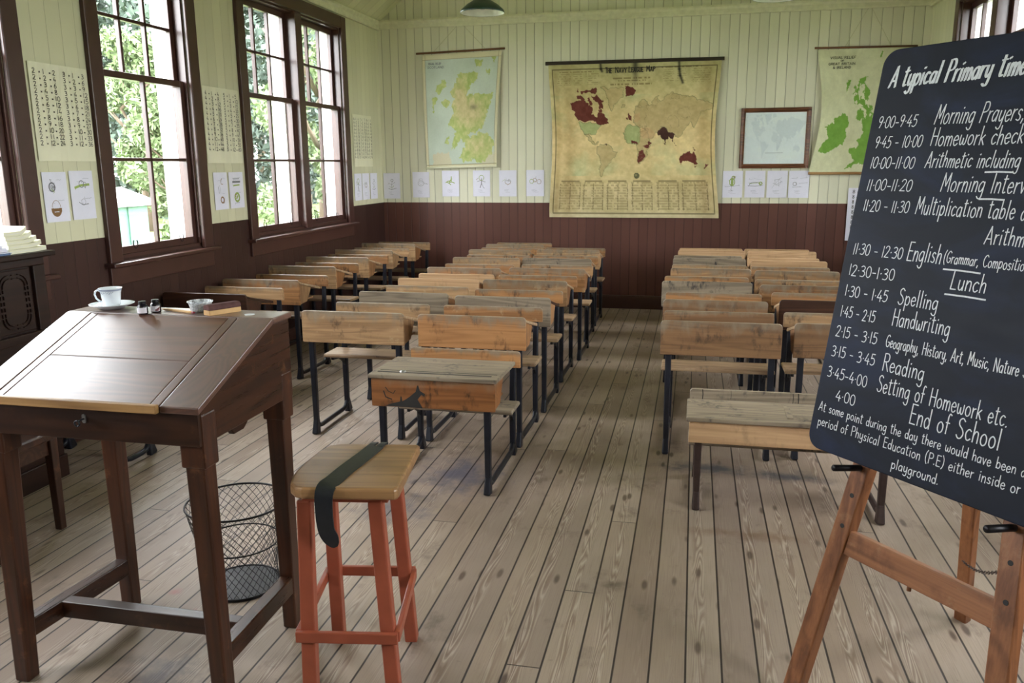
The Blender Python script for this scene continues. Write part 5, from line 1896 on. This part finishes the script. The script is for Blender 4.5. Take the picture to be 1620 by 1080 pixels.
for t_, x0, z_, w_ in (('VISUAL RELIEF', 1.285, 2.615, .24), ('OF', 1.385, 2.588, .03), ('GREAT BRITAIN', 1.27, 2.555, .255), ('& IRELAND', 1.315, 2.52, .17)):
    write(mb, t_, (x0, YB - .048, z_), (1, 0, 0), (0, 0, 1), w_, .022 if t_ != 'OF' else .014, .004, M['ink'])
mb.build('title_lettering', M['ink'], GB_)

# --- framed picture map
FP = empty('framed_picture', (0.795, YB, 1.85), label='brown-framed pale picture on the back wall between the two hanging maps', cat='picture')
fx0, fx1, fz0, fz1 = 0.445, 1.143, 1.542, 2.155
fw = 0.045
mb = MB()
PF = [(0, 0), (fw, 0), (fw, 0.012), (fw * .6, 0.03), (fw * .2, 0.024), (0, 0.03)]
for (o_, a_, l_) in (((fx0, YB - .004, fz0), (0, 0, 1), (fx1 - fx0, 0, 0)), ((fx0, YB - .004, fz1), (0, 0, -1), (fx1 - fx0, 0, 0)),
                     ((fx0, YB - .004, fz0), (1, 0, 0), (0, 0, fz1 - fz0)), ((fx1, YB - .004, fz0), (-1, 0, 0), (0, 0, fz1 - fz0))):
    mb.prism(PF, o_, a_, (0, -1, 0), l_)
mb.build('frame', M['frame_wood'], FP, bevel=0.002)


def pale_paint(U, V):
    n = fnoise(U, V, 7, 61)
    rgb = np.array([244, 248, 255.0]) + ((n - .5) * 12)[..., None]
    rgb = rgb * np.ones(U.shape + (1,))
    X, Y = 105 + 985 * U, 250 + 620 * V
    Xw, Yw = X + (fnoise(U, V, 30, 62, 2) - .5) * 24, Y + (fnoise(U, V, 30, 63, 2) - .5) * 24
    for k_ in ('tan', 'green', 'maroon', 'dark'):
        for p in NAVY[k_]:
            fill(rgb, inside(p, Xw, Yw), (222, 228, 238), .6)
    fill(rgb, (np.abs(V - .77) < .008) & (U > .36) & (U < .64), (150, 150, 160), .5)
    return rgb


painted_sheet('picture', FP, (fx0 + .03, fx1 - .03, fz1 - .03, fx0 + .03, fx1 - .03, fz0 + .03), 120, 110, pale_paint, lambda U, V: 0.012 + 0 * U)
MB().box(fx0 + .03, fx1 - .03, YB - .0172, YB - .0152, fz0 + .03, fz1 - .03).build('glass', M['glass'], FP)

# --- white poster behind the blackboard
WP = empty('wall_poster', (1.70, YB, 1.07), label='white poster low on the back wall, its edge showing left of the blackboard', cat='poster')
MB().box(1.558, 1.93, YB - .026, YB - .0235, .795, 1.338).build('paper', M['paper'], WP)
mb = MB()
for i in range(9):
    write(mb, '%d x %d' % (8, i + 1), (1.60, YB - .0262, 1.285 - i * .052), (1, 0, 0), (0, 0, 1), .09, .03, .005, M['ink'])
mb.build('lettering', M['ink'], WP)


# --- small drawing sheets
def sketch(kind, mb):
    """little pencil and crayon drawings in sheet units (0..1 across, 0..1.4 up)"""
    G, N, B_, K = M['grey_ink'], M['green_ink'], M['brown_ink'], M['pale_ink']
    R = []
    c = lambda x, y, r, a0=0, a1=360, n=14, e=1.0: [(x + r * math.cos(math.radians(a0 + (a1 - a0) * i / n)), y + e * r * math.sin(math.radians(a0 + (a1 - a0) * i / n))) for i in range(n + 1)]
    if kind == 'flower':
        R += [([(.5, .5), (.49, .75), (.52, .95)], .035, G), (c(.52, 1.0, .07), .05, G), ([(.32, .85), (.5, .76), (.7, .9)], .03, G), ([(.3, .55), (.5, .5), (.72, .56)], .05, G),
              ([(.36, .66), (.5, .6), (.62, .68)], .04, N)]
    elif kind == 'pot':
        R += [(c(.5, .78, .18, 0, 360, 18, .8), .035, G), (c(.5, .92, .12, 0, 180, 10, .9), .02, G), ([(.68, .78), (.85, .76), (.9, .72)], .03, G), (c(.5, .78, .1, 0, 360, 12, .7), .03, K)]
    elif kind == 'leaves':
        for i, (x, y, a) in enumerate(((.35, .8, 20), (.5, .85, 60), (.6, .75, -10), (.4, .7, -30), (.55, .95, 90))):
            q = math.radians(a)
            R += [([(x - .13 * math.cos(q), y - .13 * math.sin(q)), (x, y + .03), (x + .13 * math.cos(q), y + .13 * math.sin(q))], .075, N)]
    elif kind == 'tree':
        R += [([(.5, .95), (.5, .7), (.42, .48)], .07, G), ([(.5, .72), (.6, .5), (.66, .44)], .05, G), ([(.25, .8), (.45, .86), (.72, .78)], .05, G), (c(.5, 1.0, .14), .06, N), ([(.3, .98), (.2, .9)], .04, B_)]
    elif kind == 'nest':
        R += [(c(.5, .78, .16, 180, 360, 10, .8), .05, B_), (c(.5, .8, .16, 0, 180, 10, .4), .04, G), (c(.42, .86, .06), .03, K), (c(.58, .86, .06), .03, G), ([(.2, .82), (.34, .9)], .03, N)]
    elif kind == 'fruit':
        R += [(c(.3, .8, .11), .06, N), (c(.48, .86, .1), .05, B_), (c(.72, .78, .12), .045, B_), ([(.5, .96), (.56, 1.04)], .02, G)]
    elif kind == 'bird':
        R += [(c(.47, .82, .13, 0, 360, 16, 1.5), .07, N), ([(.47, .68), (.47, .96)], .2, N), (c(.53, 1.06, .075), .07, N), (c(.56, 1.08, .03), .03, B_), ([(.45, .64), (.42, .4)], .05, G), ([(.12, .58), (.45, .6), (.85, .64)], .03, G),
              (c(.47, .82, .05), .08, N)]
    elif kind == 'hay':
        R += [([(.15, .62), (.5, .6), (.85, .63)], .05, G), (c(.5, .66, .28, 0, 180, 14, .5), .05, G), (c(.78, .74, .07), .08, N), ([(.25, .72), (.7, .78)], .05, N), ([(.2, .95), (.5, .98), (.8, .94)], .02, K)]
    elif kind == 'feather':
        R += [([(.25, .5), (.45, .8), (.7, 1.05)], .03, K), ([(.3, .75), (.5, .7), (.74, .85)], .05, K), ([(.35, .9), (.55, .95), (.6, .6)], .04, K), (c(.52, .8, .16), .03, K)]
    elif kind == 'rows':
        R += [([(.15, 1.0), (.4, 1.02), (.42, 1.06)], .05, K), ([(.55, 1.0), (.85, 1.05)], .04, K), (c(.3, .72, .09), .05, G), ([(.5, .75), (.85, .78)], .04, K), ([(.2, .55), (.6, .57)], .03, G)]
    elif kind == 'basket':
        R += [(c(.45, .36, .17, 180, 360, 12, 1.0), .16, B_), ([(.36, .34), (.54, .34)], .16, B_), ([(.4, .25), (.5, .25)], .1, B_), (c(.36, .98, .05), .09, K), (c(.45, .42, .17, 0, 180, 12, 1.1), .035, B_), (c(.36, .98, .12), .08, G), ([(.34, .92), (.44, .84)], .05, N), ([(.36, 1.1), (.30, 1.2)], .04, G)]
    elif kind == 'garden':
        R += [([(.2, .92), (.45, .98), (.8, 1.0)], .12, N), (c(.48, 1.02, .1), .05, G), (c(.62, 1.0, .07), .04, G), ([(.3, .5), (.45, .42), (.7, .44)], .05, G), (c(.5, .5, .09), .025, G)]
    elif kind == 'leafy':
        R += [(c(.6, 1.05, .1, 90, 300), .06, B_), ([(.3, .85), (.34, .62)], .05, G), ([(.42, .86), (.45, .62)], .05, K), (c(.55, .36, .11), .1, B_), ([(.5, .26), (.66, .24)], .04, B_)]
    elif kind == 'hills':
        R += [([(.3, 1.15), (.7, 1.15)], .1, K), ([(.25, 1.02), (.75, 1.02)], .12, G), ([(.3, .88), (.7, .9)], .08, N), (c(.5, .42, .16), .13, N), (c(.4, .5, .05), .05, B_), ([(.35, .2), (.65, .2)], .03, G), ([(.45, .38), (.55, .48)], .12, N)]
    for (pts, w_, mt) in R:
        yield pts, w_, mt


def sheet(label, kind, o, a, b, w, h, group, lines=3, seed=0, nm='drawing_sheet'):
    """one white sheet with a drawing; o = lower left corner"""
    o, a, b = Vector(o), Vector(a), Vector(b)
    n = a.cross(b)
    root = empty(nm, tuple(o + a * w / 2), label=label, cat='drawing', group=group)
    MB().prism([(0, 0), (w, 0), (w, h), (0, h)], o, a, b, n * 0.0012).build('paper', M['paper'], root)
    mb = MB()
    rng = random.Random(seed)
    k = 0
    for pts, sw, mt in sketch(kind, mb):
        p2 = [(x * w, y * w * h / (w * 1.4)) for x, y in pts]
        mb.ribbon(p2, o, a, b, sw * w * (0.6 if sw > .06 else .42), 0.0018 + 0.00008 * k, mt)
        for _ in range(3):
            q_ = p2[rng.randrange(len(p2))]
            dx_, dy_ = rng.uniform(-.08, .08) * w, rng.uniform(-.07, .07) * w
            mb.ribbon([q_, (q_[0] + dx_, q_[1] + dy_)], o, a, b, .012 * w, 0.0016 + 0.00008 * k, mt if rng.random() < .6 else M['pale_ink'])
        k += 1
    for i in range(lines):
        y = h * (0.16 + 0.05 * i) if kind not in ('basket', 'garden', 'leafy', 'hills') else h * (0.78 - 0.38 * (i % 2) + 0.03 * i)
        x0 = 0.3 if i else 0.38
        if kind in ('basket', 'garden', 'leafy', 'hills'):
            x0 = 0.56 if i else 0.3
        p2 = [((x0 + q * 0.05) * w, y + rng.uniform(-.004, .004) * w * 3) for q in range(int(rng.uniform(5, 8)))]
        mb.ribbon(p2, o, a, b, 0.014 * w, 0.0018, M['pale_ink'])
    mb.build('drawing', M['grey_ink'], root)
    return root


yb_ = YB - 0.008
BX = ((1, 0, 0), (0, 0, 1))
GLT = 'drawing sheets left of the large world map'
for (x, z, kind, lab) in ((-3.55, 1.22, 'flower', 'white sheet with a dark flower drawing, first on the back wall from the left corner'),
                          (-3.194, 1.232, 'pot', 'white sheet with a grey teapot-like drawing, second on the back wall from the left corner'),
                          (-2.838, 1.245, 'leaves', 'white sheet with a small yellow-green drawing under the map of Scotland'),
                          (-2.472, 1.246, 'tree', 'white sheet with a dark upright figure drawing under the right side of the Scotland map'),
                          (-2.166, 1.246, 'nest', 'white sheet with a small brownish nest drawing, just right of the Scotland map'),
                          (-1.852, 1.248, 'fruit', 'white sheet with an orange and green drawing, touching the large world map')):
    sheet(lab, kind, (x, yb_, z), *BX, 0.202, 0.29, GLT, 3, int(-x * 100))
GRT = 'drawing sheets right of the large world map'
for (x, z, kind, lab) in ((0.289, 1.236, 'bird', 'white sheet with a green parrot drawing beside the large world map'),
                          (0.518, 1.237, 'hay', 'white sheet with a green-grey drawing, second to the right of the world map'),
                          (0.743, 1.236, 'feather', 'white sheet with a pale grey scribbled drawing, third to the right of the world map'),
                          (0.962, 1.235, 'rows', 'white sheet with small scattered writing, farthest right under the framed picture')):
    sheet(lab, kind, (x, yb_, z), *BX, 0.205, 0.28, GRT, 3, int(x * 100))
xl_ = XL + 0.006
LX = ((0, 1, 0), (0, 0, 1))
GS = 'drawing sheets on the left wall'
for (y, z, w_, h_, kind, lab) in ((4.003, 1.296, .184, .28, 'basket', 'white sheet with a brown basket drawing under the nearest times-table poster'),
                                  (4.212, 1.298, .192, .283, 'garden', 'white sheet with a yellow-green garden drawing beside the basket sheet'),
                                  (5.704, 1.275, .188, .281, 'leafy', 'white sheet with brown animal drawings between the two left windows'),
                                  (5.917, 1.276, .208, .28, 'hills', 'white sheet with a green round drawing just left of the double window'),
                                  (8.385, 1.230, .20, .285, 'tree', 'white sheet with a tiny drawing just right of the double window'),
                                  (8.60, 1.230, .20, .285, 'nest', 'white sheet in the middle of the last three on the left wall'),
                                  (8.83, 1.230, .21, .285, 'flower', 'white sheet nearest the back corner on the left wall')):
    sheet(lab, kind, (xl_, y, z), *LX, w_, h_, GS, 3, int(y * 10))


def times_table(label, y0, z0, w, h, tables, eq=True):
    root = empty('times_table_poster', (xl_, y0 + w / 2, z0), label=label, cat='poster', group='times-table posters on the left wall')
    n = 14
    vs, fs = [], []
    for i in range(n + 1):
        for j in range(2):
            yy = y0 + w * i / n
            vs.append((xl_ + 0.003 + 0.004 * math.sin(i * 0.9) ** 2, yy, z0 + h * j))
    for i in range(n):
        fs.append((2 * i, 2 * i + 2, 2 * i + 3, 2 * i + 1))
    m0 = len(vs)
    vs += [(xl_, v[1], v[2]) for v in vs]
    fs += [tuple(m0 + q for q in f[::-1]) for f in fs]
    MB().add(vs, fs).build('paper', M['paper_cream'], root)
    cw_ = w / len(tables)
    for i in range(12):
        mb = MB()
        for k, t in enumerate(tables):
            zz = z0 + h * (0.89 - 0.066 * i)
            yy = y0 + k * cw_ + cw_ * 0.1
            for (s_, dx, ww) in ((str(t), 0.0, 0.10), ('x', 0.2, 0.06), (str(i + 1), 0.34, 0.10 if i < 9 else .17), ('=', 0.54, 0.06), (str(t * (i + 1)), 0.66, .10 if t * (i + 1) < 10 else .19)):
                if s_ == '=' and not eq:
                    continue
                ww2 = ww * (0.35 if s_ == '1' else 1.0)
                write(mb, s_, (xl_ + 0.0075, yy + dx * cw_, zz), (0, 1, 0), (0, 0, 1), ww2 * cw_ * 0.86, h * 0.047, h * 0.0066, M['ink'])
        mb.build('lettering_row', M['ink'], root)
    return root


times_table('poster of the two and three times tables, nearest on the left wall', 3.998, 1.636, .452, .53, (2, 3))
times_table('poster of the four and five times tables between the two left windows', 5.646, 1.625, .495, .556, (4, 5))
times_table('smallest-looking times-table poster, between the double window and the back corner', 8.403, 1.588, .518, .543, (6, 7, 8), eq=False)


# ================================================================ PENDANT LAMPS
def lamp(x, y, z, label):
    root = empty('pendant_lamp', (x, y, z), label=label, cat='lamp', group='hanging lamps')
    r = 0.155
    prof = [(r, 0.0), (r + .003, 0.003), (r - .004, 0.02), (r * .72, 0.055), (r * .42, 0.083), (0.045, 0.098), (0.04, 0.1)]
    MB().lathe(prof, n=40).build('shade', M['lamp_green'], root, smooth=True, local=True)
    prof = [(r - .001, 0.001), (r - .008, 0.018), (r * .70, 0.051), (r * .40, 0.079), (0.03, 0.094), (0.0, 0.095)]
    MB().lathe(prof, n=40).build('shade_lining', M['white_paint'], root, smooth=True, local=True)
    MB().lathe([(0.0, .17), (0.024, .17), (0.034, .15), (0.036, .1), (0.046, .098), (0.046, .09), (0.0, .09)], n=24).build('lamp_holder', M['map_rod_dark'], root, smooth=True, local=True)
    MB().lathe([(0.0, .02), (0.018, .026), (0.028, .045), (0.024, .065), (0.014, .085), (0.0, .09)], n=20).build('bulb', M['porcelain'], root, smooth=True, local=True)
    MB().tube([(0, 0, .165), (0, 0, CEIL_FLAT - z)], 0.006, 8).build('hanging_rod', M['iron'], root, local=True)
    return root


lamp(-1.517, 6.0, 2.648, 'green enamelled pendant lamp hanging above the map of Scotland')
lamp(0.476, 6.0, 2.655, 'pendant lamp right of the green one, only its white rim showing at the top')

# ================================================================ CARVED ORGAN AND PAPERS
OG = empty('harmonium', (-3.38, 2.95, 0), label='dark carved organ cabinet standing against the left wall at the frame edge', cat='organ')
ox = -3.215
MB().box(XL + .02, ox, 2.32, 3.545, 0.0, 1.165).build('body', M['organ_wood'], OG, bevel=0.004)
MB().box(XL + .01, -3.165, 2.28, 3.60, 1.165, 1.192).build('top', M['organ_wood'], OG, bevel=0.006)
for (za, zb, dx_) in ((1.125, 1.165, .022), (.755, .80, .03), (0.0, .12, .018)):
    MB().box(ox, ox + dx_, 2.32, 3.545, za, zb).build('moulding', M['organ_wood'], OG, bevel=0.005)
for (a, b) in ((3.40 + .07, 3.545), (3.19, 3.225), (2.87, 2.905), (2.55, 2.585), (2.32, 2.36)):
    MB().box(ox, ox + .02, a, b, .80, 1.125).build('stile', M['organ_wood'], OG, bevel=0.004)
for (a, b) in ((3.235, 3.46), (2.915, 3.18), (2.595, 2.86)):
    pn_ = MB()
    pn_.box(ox, ox + .006, a, b, .81, 1.115)
    pp = pn_.build('carved_panel', M['organ_wood'], OG, bevel=0.003)
    mb = MB()
    y0_, y1_, z0_, z1_ = a + .035, b - .035, .84, 1.085
    path = round_rect(y0_, y1_, z0_, z1_, .05, n=5)
    path = path + [path[0]]
    acc = []
    for i in range(len(path) - 1):
        p, q = Vector((path[i][0], path[i][1])), Vector((path[i + 1][0], path[i + 1][1]))
        nseg = max(1, int((q - p).length / .028))
        for j in range(nseg):
            acc.append(p.lerp(q, j / nseg))
    for i, p in enumerate(acc):
        q = acc[(i + 1) % len(acc)]
        d = (q - p)
        if d.length < .006:
            continue
        m_ = (p + q) / 2
        d.normalize()
        nn = Vector((-d.y, d.x))
        for sg in (-1, 1):
            c_ = m_ + nn * (.009 * sg)
            mb.bar((ox + .008, c_.x - d.x * .009, c_.y - d.y * .009), (ox + .008, c_.x + d.x * .009, c_.y + d.y * .009), .005, .012, side=(0, nn.x, nn.y))
    mb.build('carving', M['organ_wood'], pp, bevel=0.001, seg=1)
# papers and exercise books stacked on the organ
rngp = random.Random(7)
z = 1.193
PAP = [('blue card folder at the bottom of the paper pile on the organ', 'blue_card', .018, 3.20, 3.345, -3.20),
       ('thick white booklet lying on the blue folder', 'paper', .016, 3.14, 3.355, -3.215),
       ('cream exercise book, third up in the paper pile', 'paper_cream', .015, 3.12, 3.33, -3.215)]
stack_a = []
for i, (lab, mt, t_, ya, yb2, xf) in enumerate((
        ('blue card folder at the bottom of the front paper pile on the organ', 'blue_card', .016, 2.96, 3.335, -3.185),
        ('white booklet lying directly on the blue folder', 'paper', .018, 2.95, 3.325, -3.19),
        ('white booklet just below the top of the front pile', 'paper', .020, 2.92, 3.30, -3.195),
        ('topmost white booklet of the front paper pile', 'paper', .022, 2.93, 3.285, -3.2))):
    o = empty('booklet', ((xf - .1), (ya + yb2) / 2, z), label=lab, cat='booklet', group='booklets in the front pile on the organ')
    MB().box(xf - .15, xf, ya, yb2, z, z + t_ * .45).build('pages', M[mt], o, bevel=0.002)
    MB().box(xf - .152, xf + .003, ya - .003, yb2 + .004, z + t_ * .45, z + t_ * .5 + .0015).build('cover', M[mt], o)
    MB().box(xf - .15, xf - .001, ya, yb2 - .006, z + t_ * .5 + .0015, z + t_ - .0006).build('pages', M['paper'], o, bevel=0.002)
    z += t_
z = 1.193
for i, lab in enumerate(('bottom cream exercise book of the rear fanned pile on the organ', 'second cream exercise book up in the rear fanned pile',
                         'third cream exercise book up in the rear fanned pile', 'fourth cream exercise book up in the rear fanned pile', 'topmost exercise book of the rear fanned pile')):
    t_ = .021
    ya, yb2 = 3.343, 3.572 - .022 * i
    o = empty('exercise_book', (-3.31, (ya + yb2) / 2, z), label=lab, cat='exercise book', group='exercise books in the rear pile on the organ')
    for nm, q0, q1, mt in (('pages', 0.0, .42, 'paper_cream'), ('pages', .47, .97, 'paper_cream'), ('cover', .42, .47, 'paper')):
        vs = []
        nseg = 8
        for j in range(nseg + 1):
            yy = ya + (yb2 - ya) * j / nseg
            up = .011 * max(0, (j - 5) / 3) ** 2 * (1 + .25 * i) * (1 if i else .3)
            for xx in (-3.42, -3.195 - .006 * i):
                vs += [(xx, yy, z + t_ * q0 + up), (xx, yy, z + t_ * q1 + up)]
        fs = []
        for j in range(nseg):
            b_ = 4 * j
            fs += [(b_, b_ + 4, b_ + 5, b_ + 1), (b_ + 2, b_ + 3, b_ + 7, b_ + 6), (b_ + 1, b_ + 5, b_ + 7, b_ + 3), (b_, b_ + 2, b_ + 6, b_ + 4)]
        fs += [(0, 1, 3, 2), (4 * nseg, 4 * nseg + 2, 4 * nseg + 3, 4 * nseg + 1)]
        MB().add(vs, fs).build(nm, M[mt], o)
    z += t_
# stool in front of the organ, mostly in shadow
OS = empty('organ_stool', (-2.93, 2.78, 0), label="dark wooden stool in shadow behind the master's desk at the left edge", cat='stool')
MB().box(-3.14, -2.715, 2.58, 2.985, .43, .47).build('seat', M['desk_dark'], OS, bevel=0.008)
mb = MB()
mb.box(-3.11, -2.745, 2.61, 2.955, .36, .43)
mb.build('apron', M['desk_dark'], OS)
for (x, y) in ((-2.75, 2.955), (-3.10, 2.955), (-2.75, 2.61), (-3.10, 2.61)):
    MB().bar((x, y, 0), (x, y, .43), .034, .034, w1=.042, d1=.042).build('leg', M['mahogany_z'], OS, bevel=0.004)
